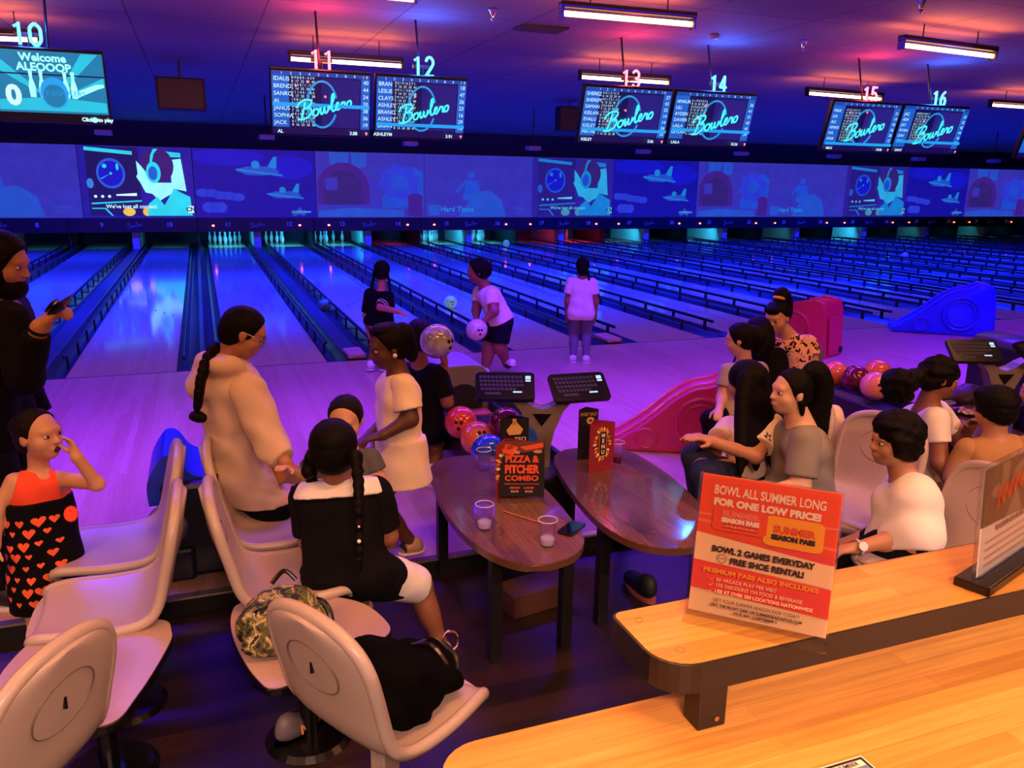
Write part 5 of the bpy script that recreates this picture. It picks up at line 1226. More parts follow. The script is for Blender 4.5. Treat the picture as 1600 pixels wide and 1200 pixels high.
    if expr:
        e = MB(off=base)
        Rm = Matrix([list(x) for x in R])
        for s in (-1, 1):
            e.sph(hd(s*.145, .338, .0), .066*hs, (1.05, .8, .50), 16, 10, Rm)
        eo = e.build('eyes', M['eye_white'], root, smooth=True, angle=180)
        e = MB(off=base)
        for s in (-1, 1): e.sph(hd(s*.145, .374, -.002), .036*hs, (1, .55, .9), 12, 8, Rm)
        e.build('irises', M['iris_dark'], root, smooth=True, angle=180)
        e = MB(off=base)
        for s in (-1, 1): e.tube([hd(s*(.075+.035*i), (.392-.006*i*i), .105+.012*math.sin(i*.9)) for i in range(5)], [.010*hs, .016*hs, .017*hs, .014*hs, .006*hs], seg=6)
        for s in (-1, 1): e.tube([hd(s*(.075+.033*i), .383-.007*i*i, .034+.007*math.sin(i*.9)) for i in range(5)], [.006*hs, .010*hs, .011*hs, .010*hs, .005*hs], seg=6)
        e.build('eyebrows', M[browm], root, smooth=True)
        e = MB(off=base)
        if mouth == 'open': e.sph(hd(0, .395, -.285), .075*hs, (1.1, .55, .85), 16, 10, Rm)
        else: 
            e.tube([hd(-.10+.025*i, .396-.012*abs(i-4)**1.4*.35, -.255+.004*abs(i-4)) for i in range(9)], [.005*hs, .012*hs, .016*hs, .019*hs, .017*hs, .019*hs, .016*hs, .012*hs, .005*hs], seg=6)
            e.tube([hd(-.085+.021*i, .390-.012*abs(i-4)**1.4*.35, -.288+.006*abs(i-4)) for i in range(9)], [.005*hs, .013*hs, .018*hs, .021*hs, .022*hs, .021*hs, .018*hs, .013*hs, .005*hs], seg=6)
        e.build('mouth', M['mouth_dark' if mouth == 'open' else lipm], root, smooth=True)
    return P
def top(P, m, sleeve=.55, hem=.02, ease=.011, wrinkle=.0022, name='shirt', slope=0, neckdrop=.0, flare=0, extra=(), wide=.016, scoop=None):
    J, H, sd = P.J, P.H, P.sd
    tf = .25 if hem < .06 else .75
    body = [grow(p, ease) for p in P.torso]
    if hem > 0:
        for k in 'lr':
            u0 = P.leg[k][0][0]; body.append(cap(u0['a'], u0['a'] + (u0['b']-u0['a'])*tf, u0['ra'] + ease*.9 + flare, u0['ra'] + (u0['rb']-u0['ra'])*tf + ease*.9 + flare, u0['k']))
    hp = J['pelvis'] - sd*hem*H; n = -sd
    if slope: n = nrm(n + P.ff*slope)
    clips = [below(hp, n), below(J['neck'] + sd*(.012-neckdrop)*H, nrm(sd + P.ff*.30))]
    body += list(extra)
    if scoop: body += [elp(c, r_, None, 0, True) for c, r_ in scoop(P)]
    sets = [(body, clips)]
    if sleeve > 0:
        for k in 'lr':
            sh, el, wr = J[k+'sh'], J[k+'el'], J[k+'wr']; u, l = P.arm[k]
            if sleeve <= 1:
                e = sh + (el-sh)*sleeve; pr = [cap(sh, sh + (el-sh)*min(1.0, sleeve+.2), u[0]['ra'] + ease*.9, u[0]['rb'] + wide + ease*.4, .01)]
                sets.append((pr, [below(e, el-sh)]))
            else:
                e = el + (wr-el)*(sleeve-1); sets.append(([grow(u[0], ease*.95, .03), grow(l[0], ease*.8, .03)], [below(e, wr-el)]))
    return multi(name, sets, P.res, m, P.root, P.base, wrinkle)
def bottoms(P, m, leg=.6, waist=.05, ease=.009, name='shorts', wrinkle=.0018, wide=0):
    J, H, sd = P.J, P.H, P.sd
    hips = [grow(p, ease) for p in P.torso[:1] + P.torso[2:3]]
    wc = below(J['pelvis'] + sd*waist*H, sd); sets = [(hips, [wc])]
    for k in 'lr':
        hip, kn, an = J[k+'hip'], J[k+'kn'], J[k+'an']; u, l, ft = P.leg[k]
        if leg <= 1:
            e = hip + (kn-hip)*leg; sets.append(([cap(hip, kn, u[0]['ra'] + ease, u[0]['rb'] + ease + wide, .02)], [below(e, kn-hip)]))
        else:
            e = kn + (an-kn)*(leg-1); sets.append(([grow(u[0], ease, .03), grow(l[0], ease + wide, .03), grow(l[1], ease*.8)], [below(e, an-kn)]))
    return multi(name, sets, P.res, m, P.root, P.base, wrinkle)
def skirt(P, m, length=.2, flare=.05, waist=.07, name='skirt', wrinkle=.004):
    J, H, sd = P.J, P.H, P.sd; a = J['pelvis'] + sd*waist*H; z = V(0, 0, 1)
    pr = []
    for s in (-1, 1):
        pr.append(cap(a + P.rr*s*.041*H*P.b, J['pelvis'] + P.rr*s*(.045+flare*.3)*H*P.b - z*length*1.4*H, (.078*P.b + .014)*H, ((.085+flare)*P.b + .016)*H, .03*H))
    return multi(name, [(pr, [below(a, z), below(J['pelvis'] - z*length*H, -z)])], P.res, m, P.root, P.base, wrinkle, 30)
def shoes(P, m='shoe_white', sole='sole_pale', sock=None, acc=None):
    mat('sole_pale', '#d8ccc4', .6); mat('sock_white', '#f0e8e4', .9)
    J, H = P.J, P.H
    for k in 'lr':
        an, to = J[k+'an'], J[k+'to']; u = [cap(an - V(0, 0, .004*H), to, .034*H, .027*H, .02*H), cap(an + V(0, 0, .012*H), an, .029*H, .031*H, .01*H)]
        zc = below(to - V(0, 0, .016*H), (0, 0, -1))
        o = blob('shoe', u, .006, M[m], P.root, P.base, [zc]); 
        if o is None: continue
        d = nrm(V(to[0]-an[0], to[1]-an[1], 0)); s = [cap(V(*an[:2], to[2]-.016*H) - d*.008*H, to - V(0, 0, .016*H) + d*.004*H, .036*H, .029*H, .01)]
        so = blob('sole', s, .006, M[sole], o, P.base, [below(to - V(0, 0, .024*H), (0, 0, -1)), below(to - V(0, 0, .010*H), (0, 0, 1))])
        if acc: 
            blob('tongue', [cap(an + d*.035*H, to - d*.01*H, .030*H, .024*H, .01)], .006, M[acc], o, P.base, [below(an + d*.045*H, -d)])
        if sock: blob('sock', [cap(an + V(0, 0, .05*H), an, .027*H, .029*H, .01)], .006, M['sock_white'], P.root, P.base)
def hair(P, m='hair_black', line=(.28, .55), thick=.035, extra=(), name='hair', res=None, wr=.0012, wf=160.):
    """scalp hair cut by a hairline plane, with extra volumes"""
    hs, hd, R = P.hs, P.hd, P.R
    t = thick
    pr = [elp(hd(0, -.05, .12), V(.35+t, .425+t, .385+t)*hs, R, .03*hs), elp(hd(0, -.20, -.06), V(.30+t, .27+t, .30+t)*hs, R, .06*hs)]
    n = R @ nrm(V(0, 1, -line[1])); sets = [(pr, [below(hd(0, line[0], .25), n), below(hd(0, -.3, -.36), R @ V(0, .25, -1))])]
    for e in extra: sets.append((e, []))
    return multi(name, sets, res or P.res, M[m], P.root, P.base, wr, wf, 1)
def braid(pts, r0, r1, n):
    c = crom(pts, 12); out = []; L = len(c)
    for i in range(n):
        t = i/(n-1); p = V(c[min(L-1, int(t*(L-1)))]); a = V(c[max(0, int(t*(L-1))-2)]); b = V(c[min(L-1, int(t*(L-1))+2)]); d = nrm(b-a); s = nrm(np.cross(d, V(.9, -.36, 0.01) if abs(d[2]) < .3 else np.cross(d, V(.36, .93, 0))))
        r = r0 + (r1-r0)*t; out.append(elp(p + s*r*.42*(1 if i % 2 else -1), (r, r, r*1.15), None, r*.25))
    return out
def chain(pts, rs, k=.01, n=6):
    c = [V(p) for p in crom(pts, n)]; m = len(c); rr = np.interp(np.linspace(0, 1, m), np.linspace(0, 1, len(rs)), rs)
    return [cap(c[i], c[i+1], rr[i], rr[i+1], k) for i in range(m-1)]
from mathutils.bvhtree import BVHTree
def decal(P, target, polys, m, name, org, d, ux, uy, lift=.0025, sub=3):
    """a printed mark laid onto the target's surface: polygons in the ux/uy plane at org, carried along d"""
    bm = bmesh.new(); bm.from_mesh(target.data); T = BVHTree.FromBMesh(bm); bm.free()
    mb = bmesh.new(); d = Vector(d).normalized(); ux, uy = Vector(ux), Vector(uy); off = Vector(P.base)
    for q in polys:
        cx = sum(p[0] for p in q)/len(q); cy = sum(p[1] for p in q)/len(q); pts = []
        for p in [(cx, cy)] + list(q):
            s = Vector(org) + ux*p[0] + uy*p[1] - off - d*.5; hit = T.ray_cast(s, d, 1.0)
            if hit[0] is None: pts = None; break
            pts.append(hit[0] - d*lift)
        if not pts: continue
        vs = [mb.verts.new(p) for p in pts]
        for i in range(1, len(vs)):
            j = i + 1 if i + 1 < len(vs) else 1
            try: mb.faces.new((vs[0], vs[i], vs[j]))
            except Exception: pass
    me = bpy.data.meshes.new(name); mb.to_mesh(me); mb.free()
    return link(name, me, m, P.root if target is P.root else target)
CAMR = V(.933, -.358, 0); CAMF = V(.358, .933, 0)
HEART = [(0, -.5), (.3, -.15), (.48, .12), (.46, .34), (.28, .46), (.1, .4), (0, .24), (-.1, .4), (-.28, .46), (-.46, .34), (-.48, .12), (-.3, -.15)]
STAR = [(math.cos(math.radians(90+36*i))*(1 if i % 2 == 0 else .42), math.sin(math.radians(90+36*i))*(1 if i % 2 == 0 else .42)) for i in range(10)]
def hairtie(P, c, ax, r, t, m):
    ax = Vector(ax).normalized(); q = ax.to_track_quat('Z', 'Y'); mb = MB(off=P.base)
    mb.tube([Vector(c) + q @ Vector((r*math.cos(a), r*math.sin(a), 0)) for a in [2*PI*i/20 for i in range(20)]], t, seg=8, closed=True)
    return mb.build('hair_tie', m, P.root, smooth=True)

# man with a phone at the left edge
P = person('bearded man in black at the left edge, looking at a phone in his hand', (-1.684, -4.888, 0.926), 0, -105, 1.78, 'tan', .25,
           dict(neck=(-1.617, -4.913, 1.468), head=(-1.539, -4.997, 1.647), rsh=(-1.515, -5.145, 1.414), rel=(-1.459, -5.242, 1.176), rwr=(-1.366, -5.331, 1.404), rhd=(.55, -.1, .55), rpn=(0, .3, -1)), face=(0, -14), hold=(.4, .7))
top(P, M['cloth_black'], 1.88, .06, .022); bottoms(P, M['cloth_navy'], 1.95, name='trousers'); shoes(P, 'shoe_dark')
hd = P.hd
hair(P, line=(.30, .4), thick=.07, extra=[[elp(hd(0, .18, -.40), V(.30, .30, .24)*P.hs, P.R, .04), elp(hd(0, .33, -.30), V(.13, .10, .05)*P.hs, P.R, .02), elp(hd(.29, .06, -.22), V(.08, .16, .22)*P.hs, P.R, .02), elp(hd(-.29, .06, -.22), V(.08, .16, .22)*P.hs, P.R, .02)]])
w = MB(off=P.base); a, b = P.J['rwr'], P.J['rel']; hairtie(P, a + (b-a)*.04, a-b, .036, .008, M['edge_black']).name = 'watch'
c = (-1.284, -5.363, 1.492); t = thing('mobile_phone', 'black phone held by the bearded man at the left edge', 'phone', c, math.radians(-30)); MB().box((0, 0, 0), (.15, .075, .012), rot=Matrix.Rotation(math.radians(35), 3, 'X') @ Matrix.Rotation(math.radians(-28), 3, 'Y'), bev=.003).build('body', M['edge_black'], t)
MB().box((-.03, 0, .004), (.05, .055, .012), rot=Matrix.Rotation(math.radians(35), 3, 'X') @ Matrix.Rotation(math.radians(-28), 3, 'Y'), bev=.003).build('camera_bump', M['phone_glass'], t)

# toddler in coral
P = person('small girl in coral top and black heart-print skirt, hand at her open mouth', (-1.464, -5.347, 0.562), FZ, -160, 1.18, 'light', .215,
           dict(neck=(-1.433, -5.337, 0.804), head=(-1.419, -5.354, 0.949), lsh=(-1.354, -5.357, 0.743), lel=(-1.192, -5.548, 0.769), lwr=(-1.249, -5.590, 0.908), lhd=(-.22, .1, .9), lpn=(-.6, -.3, .2), rsh=(-1.528, -5.376, 0.759), rel=(-1.598, -5.403, 0.640), rwr=(-1.614, -5.450, 0.511)), face=(34, 4), mouth='open', res=.007, build=.84)
tp = top(P, M['cloth_coral'], 0, -.045, .012, .0010, 'tank_top', scoop=lambda P: [(P.J['neck'] + P.ff*.075*P.H + P.sd*.01*P.H, (.055, .055, .06)), (P.J['lsh'] + P.rr*-.012*P.H, (.036, .06, .075)), (P.J['rsh'] + P.rr*.012*P.H, (.036, .06, .075))]); sk = skirt(P, M['cloth_black'], .335, .02, .09)
shoes(P, 'shoe_tan'); hd = P.hd
hair(P, 'hair_brown', (.16, .32), .03, [[elp(hd(0, -.48, .16), V(.2, .15, .2)*P.hs, P.R, .02)]])
r = random.Random(12); hearts = []
for i in range(8):
    for j in range(5):
        u, v_, s_ = -.125 + .058*j + (.029 if i % 2 else 0) + r.uniform(-.008, .008), -.005 - .050*i + r.uniform(-.01, .01), r.choice((.026, .036, .046)); hearts.append([(u + x*s_, v_ + y*s_) for x, y in HEART])
decal(P, sk, hearts, mat('print_heart', '#f8683e', .8), 'heart_print', P.J['pelvis'] + V(0, 0, .03), CAMF, CAMR, (0, 0, 1))
back_ = [[(u + x*.03, v_ + y*.03) for x, y in HEART] for u, v_ in ((-.1, -.1), (.05, -.05), (.1, -.2), (-.05, -.25), (0, -.15))]
decal(P, sk, back_, M['print_heart'], 'heart_print', P.J['pelvis'] + V(0, 0, .03), -CAMF, -CAMR, (0, 0, 1))
rs = MB(off=P.base); c = V((-1.318, -5.457, 0.614))
for i in range(4): rs.tube([c + V((.022-.004*i)*math.cos(a)*.9, (.022-.004*i)*math.sin(a)*.5, .004*i + (.024-.004*i)*math.sin(a)) for a in [2*PI*j/12 for j in range(12)]], .009, seg=6, closed=True)
rs.build('fabric_rose', M['cloth_coral'], sk, smooth=True)

# girl in the beige hoodie
P = person('girl with glasses and a long black braid in a beige hoodie', (-0.619, -5.018, 0.600), 0, -98, 1.44, 'tan', .235,
           dict(neck=(-0.648, -5.061, 1.184), head=(-0.552, -5.130, 1.308), rsh=(-0.554, -5.236, 1.040), rel=(-0.470, -5.333, 0.800), rwr=(-0.418, -5.428, 0.737), rhd=(.1, -.1, -1), lsh=(-0.590, -4.965, 1.006), lel=(-0.507, -4.976, 0.706), lwr=(-0.436, -5.088, 0.603)), face=(6, -24), build=1.12, hold=(.5, .5))
hp = [elp(V((-0.712, -5.057, 1.095)), (.10, .14, .09), None, .04), elp(V((-0.757, -5.115, 1.045)), (.07, .09, .07), None, .04), elp(V((-0.658, -5.078, 1.175)), (.12, .11, .05), None, .04), elp(V((-0.648, -5.211, 1.165)), (.09, .06, .05), None, .04)]
top(P, M['cloth_hoodie'], 1.86, .115, .036, .0045, 'hoodie', extra=hp, flare=.01, neckdrop=-.05); bottoms(P, M['cloth_black'], .95, ease=.02, wide=.02); shoes(P, 'shoe_white')
bp = [(-0.680, -5.091, 1.227), (-0.724, -5.203, 1.196), (-0.755, -5.255, 1.128), (-0.771, -5.271, 1.057), (-0.781, -5.267, 0.992)]
hair(P, line=(.27, .42), thick=.03, extra=[braid(bp, .028, .019, 22), [elp(V((-0.790, -5.263, 0.949)), (.035, .035, .026), None, .01), elp(V((-0.771, -5.270, 0.940)), (.028, .03, .024), None, .01)]])
g = MB(off=P.base); hd = P.hd
for s in (-1, 1): g.tube([hd(s*.15+.115*math.cos(a), .445-.03*abs(math.cos(a)), .0+.09*math.sin(a)) for a in [2*PI*i/20 for i in range(20)]], .0022, seg=6, closed=True); g.tube([hd(s*.265, .42, .02), hd(s*.37, .2, .03), hd(s*.37, -.02, .05)], .0024, seg=6)
g.tube([hd(-.035, .45, .02), hd(0, .465, .03), hd(.035, .45, .02)], .002, seg=6); g.build('glasses', M['steel'], P.root)

# girl sitting with her back to us
P = person('girl seated with her back to us in black top with broad white collar', (-0.239, -5.957, 0.403), FZ, -22, 1.36, 'brown', .225,
           dict(neck=(-0.235, -5.851, 0.773), head=(-0.255, -5.865, 0.923), lsh=(-0.371, -5.799, 0.695), rsh=(-0.088, -5.908, 0.723), lel=(-0.369, -5.821, 0.505), rel=(-0.051, -5.944, 0.531), lwr=(-0.254, -5.598, 0.372), rwr=(-0.061, -5.640, 0.377),
                rhip=(-0.150, -5.991, 0.405), rkn=(0.117, -5.815, 0.203), ran=(0.206, -5.892, -0.114), rto=(0.279, -5.856, -0.213), lhip=(-0.302, -5.933, 0.402), lkn=(-0.265, -5.347, -0.020), lan=(-0.261, -5.306, -0.299)), face=(8, -4), build=1.1)
fl = [cap((-0.310, -5.790, 0.375), (-0.393, -5.812, 0.260), .08, .06, .05), cap((-0.113, -5.866, 0.347), (-0.068, -5.937, 0.219), .08, .055, .05), cap((-0.226, -5.876, 0.371), (-0.242, -5.956, 0.292), .10, .07, .05)]
tp = top(P, M['cloth_black'], .85, .11, .02, .003, 'top', extra=fl, slope=-.1); bottoms(P, M['cloth_white'], .95, ease=.014, wide=.012); shoes(P, 'shoe_tan')
sets = [([grow(p, .05) for p in P.torso[4:]] + [grow(P.torso[1], .040), grow(P.torso[3], .040)], [below(V((-0.255, -5.972, 0.746)), -P.sd), below(P.J['neck'] + P.sd*.01, P.sd)])]
multi('collar', sets, .008, M['cloth_white'], P.root, P.base)
b1 = braid([(-0.185, -5.999, 0.931), (-0.191, -6.072, 0.839), (-0.203, -6.132, 0.741), (-0.212, -6.171, 0.594), (-0.219, -6.168, 0.511)], .026, .014, 26); b2 = braid([(-0.339, -5.876, 0.908), (-0.363, -5.888, 0.864), (-0.344, -5.831, 0.790)], .034, .026, 6)
hd = P.hd
hair(P, line=(.5, .2), thick=.10, extra=[b1, b2, [elp(hd(.0, -.1, .18), V(.43, .48, .42)*P.hs, P.R, .03)]])
hairtie(P, (-0.336, -5.888, 0.900), V((-0.363, -5.888, 0.864))-V((-0.334, -5.878, 0.908)), .024, .005, M['cloth_white']); hairtie(P, (-0.179, -5.959, 0.909), (0, 0, 1), .022, .005, M['cloth_white'])
bd = MB(off=P.base); bd.sph((-0.217, -6.196, 0.645), .008).sph((-0.212, -6.176, 0.698), .005); bd.build('beads', M['cloth_white'], P.root, smooth=True)

# boy facing us behind her
P = person('boy in grey shirt facing us, half hidden behind the seated girl', (-0.152, -5.455, 0.493), FZ, 158, 1.2, 'light', .215, dict(neck=(-0.139, -5.460, 0.787), head=(-0.140, -5.481, 0.935), rsh=(-0.267, -5.411, 0.714), lsh=(-0.036, -5.500, 0.731), rel=(-0.350, -5.400, 0.636), rwr=(-0.420, -5.534, 0.733), lel=(-0.008, -5.532, 0.635), lwr=(-0.088, -5.661, 0.614)), face=(0, -12), build=1.1)
top(P, M['cloth_slate'], .6, .03, .012); bottoms(P, M['cloth_navy'], 1.2); shoes(P); hair(P, 'hair_brown', (.20, .30), .03)

# girl in the pale shirt and skirt
P = person('girl with a pearl earring in pale shirt and skirt, standing and looking down left', (0.197, -5.075, 0.646), 0, 88, 1.38, 'deep', .225,
           dict(neck=(0.206, -5.100, 1.056), head=(0.149, -5.099, 1.192), lsh=(0.201, -5.205, 1.003), lel=(0.222, -5.256, 0.838), lwr=(0.077, -5.264, 0.769), lhd=(-.9, .2, -.2), rsh=(0.193, -4.966, 0.967), rel=(0.176, -4.927, 0.749), rwr=(0.060, -5.043, 0.711), lan=(0.258, -5.162, 0.090), ran=(0.174, -4.926, 0.025), lto=(0.205, -5.174, 0.085)), face=(8, -12), build=1.06, lipm='lips_deep')
top(P, M['cloth_yellowwhite'], .72, .0, .018, .003, 'shirt', wide=.03); skirt(P, M['cloth_cream'], .13, .02, .05); shoes(P, 'shoe_tan', acc='shoe_navy')
hd = P.hd
hair(P, line=(.22, .5), thick=.05, extra=[[elp(hd(0, -.42, .12), V(.28, .26, .34)*P.hs, P.R, .03), elp(hd(0, -.5, -.2), V(.2, .18, .34)*P.hs, P.R, .03), elp(hd(0, .05, .42), V(.3, .3, .14)*P.hs, P.R, .03)]])
e = MB(off=P.base); e.sph(hd(-.40, .0, -.15), .012); e.build('earring', M['cloth_white'], P.root, smooth=True)

# boy in black with a silver ball
P = person('boy in black seen from behind, carrying a silver ball on his shoulder', (0.572, -4.072, 0.412), 0, -24, 1.30, 'brown', .222,
           dict(neck=(0.573, -4.094, 0.866), head=(0.575, -4.095, 1.037), rsh=(0.678, -4.167, 0.793), lsh=(0.495, -4.021, 0.786), rel=(0.723, -4.216, 0.615), rwr=(0.714, -4.180, 0.858), rhd=(0.1, 0, 1), rpn=(-.4, .2, .5), lel=(0.459, -4.008, 0.565), lwr=(0.457, -4.114, 0.435)), build=1.08)
top(P, M['cloth_black'], .8, .10, .018, wide=.02); bottoms(P, M['cloth_navy'], 1.05, ease=.016, wide=.012, name='long_shorts'); shoes(P, 'shoe_white', sock=1, acc='shoe_navy'); hair(P, line=(.34, .3), thick=.05)
ball((0.610, -4.387, 1.060), 'silver', 'silver swirled ball held on the shoulder of the boy in black', hole=(0, 35))

# girl with striped sleeves, far
c = (0.937, -0.604, 0.000)
P = person('girl in black tee with two pale sleeve stripes and long braids, out on the approach', (1.009, -0.630, 0.545), 0, -28, 1.32, 'tan', .215,
           dict(neck=(1.049, -0.646, 0.877), head=(1.054, -0.648, 1.088), rel=(0.990, -0.816, 0.733), rsh=(1.099, -0.729, 0.832), rwr=(1.137, -1.001, 0.707), lan=(0.913, -0.593, 0.071), ran=(1.050, -0.646, 0.073)), res=.009)
top(P, M['cloth_black'], .9, .03, .014); bottoms(P, M['cloth_slate'], 1.95, name='trousers'); shoes(P, 'shoe_white', acc='shoe_navy')
hd = P.hd
hair(P, line=(.4, .2), thick=.05, extra=[braid([hd(-.3, -.2, 0), hd(-.42, -.25, -.6), hd(-.5, -.3, -1.5)], .018, .012, 24), braid([hd(.3, -.2, 0), hd(.42, -.22, -.6), hd(.45, -.3, -1.2)], .018, .012, 20)])
for t_ in (.62, .78):
    a, b = P.J['rsh'], P.J['rel']; p0 = a + (b-a)*t_; multi('sleeve_stripe', [([cap(a, b, P.arm['r'][0][0]['ra']+.0165, P.arm['r'][0][0]['rb']+.03, .01)], [below(p0 + (b-a)*.06, b-a), below(p0, a-b)])], .006, M['cloth_cream'], P.root, P.base, smooth=1)

# girl bowling, bending
P = person('girl in white tee and black shorts bending to roll a ball', (2.241, -1.093, 0.584), 0, 78, 1.46, 'brown', .245,
           dict(neck=(2.071, -1.028, 0.953), head=(1.988, -1.039, 1.106), lsh=(2.086, -1.215, 0.875), rsh=(2.085, -0.840, 0.854), lel=(2.082, -1.310, 0.714), lwr=(1.967, -1.298, 0.610), lhd=(-.4, 0, -.9), rel=(2.009, -0.939, 0.675), rwr=(1.955, -1.101, 0.599), lkn=(2.186, -1.190, 0.325), lan=(2.319, -1.058, 0.084), rkn=(2.097, -1.091, 0.304), ran=(2.041, -1.134, 0.041), lto=(2.317, -1.240, 0.145), rto=(1.938, -1.159, 0.019)), face=(0, -10), build=1.22, res=.009)
top(P, M['cloth_white'], .6, .01, .014); bottoms(P, M['cloth_navy'], .9, ease=.016, wide=.015); shoes(P, 'shoe_white', acc='shoe_navy')
hair(P, line=(.25, .4), thick=.07, extra=[[elp(P.hd(0, -.3, .05), V(.4, .35, .42)*P.hs, P.R, .03)]])
ball((1.877, -1.360, 0.544), 'cream', 'cream ball held low by the girl bending in white', r=.112)

# girl in white standing far, from behind
c = (3.286, -0.894, 0.000)
P = person('girl in white tee and grey trousers standing with her back to us on the approach', (c[0], c[1], .60), 0, -26, 1.24, 'brown', .195, dict(), res=.009)
top(P, M['cloth_white'], .6, .075, .018, .003, wide=.018); bottoms(P, M['cloth_greypants'], 1.93, name='trousers'); shoes(P, 'shoe_white', acc='shoe_navy')
hd = P.hd
hair(P, line=(.45, .2), thick=.05, extra=[braid([hd(.22, -.25, -.1), hd(.36, -.28, -.5), hd(.4, -.28, -.8)], .02, .012, 12), [elp(hd(0, -.25, -.15), V(.33, .25, .38)*P.hs, P.R, .02)]])

# right hand group
mf = cloth('floral', '#f0b4a4'); nt = mf.node_tree; b_ = nt.nodes['Principled BSDF']; vo = nt.nodes.new('ShaderNodeTexVoronoi'); vo.inputs['Scale'].default_value = 30; tc_ = nt.nodes['Texture Coordinate']
nz = nt.nodes.new('ShaderNodeTexNoise'); nz.inputs['Scale'].default_value = 22; mx_ = nt.nodes.new('ShaderNodeMix'); mx_.data_type = 'RGBA'; mx_.inputs[0].default_value = .09
nt.links.new(tc_.outputs['Object'], nz.inputs['Vector']); nt.links.new(tc_.outputs['Object'], mx_.inputs[6]); nt.links.new(nz.outputs['Color'], mx_.inputs[7]); nt.links.new(mx_.outputs[2], vo.inputs['Vector'])
rp = nt.nodes.new('ShaderNodeValToRGB'); rp.color_ramp.interpolation = 'CONSTANT'; rp.color_ramp.elements[0].color = (*lin('#1c1a1a'), 1); rp.color_ramp.elements[1].position = .36; rp.color_ramp.elements[1].color = (*lin('#e8a850'), 1)
e_ = rp.color_ramp.elements.new(.44); e_.color = (*lin('#f2b8aa'), 1); nt.links.new(vo.outputs['Distance'], rp.inputs['Fac']); nt.links.new(rp.outputs['Color'], b_.inputs['Base Color'])
P = person('girl in pink floral top with a high ponytail, looking down left', (3.118, -4.697, 0.680), FZ, 100, 1.36, 'light', .215,
           dict(neck=(3.069, -4.678, 1.027), head=(2.934, -4.680, 1.154), lsh=(3.127, -4.786, 0.976), lel=(3.169, -4.824, 0.819), lwr=(3.063, -4.891, 0.694), rsh=(2.978, -4.590, 0.970), rel=(2.894, -4.665, 0.803), rwr=(2.847, -4.807, 0.663)), face=(16, -16), res=.008)
top(P, M['cloth_floral'], .5, .05, .016, .003, 'blouse', wide=.018); bottoms(P, M['cloth_jeans'], 1.9, name='trousers'); shoes(P)
hd = P.hd
hair(P, line=(.20, .75), thick=.04, extra=[chain([hd(0, -.18, .52), hd(0, -.35, .62), hd(0, -.55, .35), hd(0, -.6, -.1), hd(.1, -.5, -.5), hd(.15, -.4, -.9)], [.03, .05, .05, .045, .03, .012]), [elp(hd(0, .3, .33), V(.26, .12, .14)*P.hs, P.R, .02)]])
hairtie(P, hd(0, -.2, .56), P.R @ V(0, -.5, .8), .032, .012, mat('tie_yellow', '#f0c040', .6))
P = person('small girl in grey shirt with a red scrunchie, seen from behind', (2.491, -4.938, 0.603), FZ, 36, 1.25, 'light', .2,
           dict(neck=(2.500, -4.942, 0.933), head=(2.446, -4.942, 1.074), lsh=(2.405, -4.906, 0.859), rsh=(2.622, -4.935, 0.859), lel=(2.349, -4.938, 0.693), lwr=(2.248, -5.059, 0.657), lkn=(2.260, -4.957, 0.565), lan=(2.266, -4.959, 0.370), rkn=(2.472, -4.770, 0.470), ran=(2.487, -4.776, 0.265)), face=(10, -10))
top(P, M['cloth_khaki'], .6, .03, .014); bottoms(P, M['cloth_navy'], 1.9, name='trousers'); shoes(P)
hd = P.hd; hair(P, line=(.26, .4), thick=.04, extra=[chain([hd(.05, -.4, .15), hd(.1, -.55, -.05), hd(.12, -.5, -.5)], [.05, .055, .02])]); hairtie(P, hd(.04, -.42, .18), P.R @ V(.1, -.9, .3), .030, .016, M['cloth_scrunch_red'])
P = person('person in black with long dark hair, between the red scrunchie and the floral top', (2.814, -4.741, 0.659), FZ, -10, 1.32, 'tan', .21, dict(neck=(2.783, -4.729, 0.928), head=(2.756, -4.719, 1.059)), expr=False)
top(P, M['cloth_black'], .9, .05, .014); bottoms(P, M['cloth_black'], 1.9, name='trousers'); shoes(P); hd = P.hd
hair(P, line=(.45, .2), thick=.05, extra=[chain([hd(0, -.2, .1), hd(0, -.36, -.3), hd(0, -.38, -.9)], [.08, .08, .05])])
P = person('girl with long loose black hair in a star-printed jersey, arms resting on her knee', (2.041, -5.676, 0.429), FZ, 30, 1.42, 'tan', .225,
           dict(neck=(2.008, -5.663, 0.835), head=(1.963, -5.668, 1.001), lsh=(1.943, -5.585, 0.724), rsh=(2.055, -5.788, 0.787), lel=(1.792, -5.688, 0.672), lwr=(1.612, -5.779, 0.754), rel=(1.891, -5.886, 0.665), rwr=(1.645, -5.845, 0.754), lkn=(1.655, -5.689, 0.626), lan=(1.690, -5.702, 0.342), rkn=(1.649, -5.793, 0.570), ran=(1.685, -5.807, 0.275)), face=(-8, -8))
tp = top(P, M['cloth_cream'], .72, .02, .018, .003, 'jersey', wide=.03); bottoms(P, M['cloth_jeans'], 1.9, name='jeans'); shoes(P)
a, b = P.J['rsh'], P.J['rel']; c = V((1.957, -5.880, 0.764))
decal(P, tp, [[(x*.024, y*.024) for x, y in STAR]], M['cloth_black'], 'star_print', c, CAMF, CAMR, (0, 0, 1)); decal(P, tp, [[(x*.012, y*.012) for x, y in STAR]], M['cloth_cream'], 'star_print', c, CAMF, CAMR, (0, 0, 1), lift=.0045)
hd = P.hd; ex = []
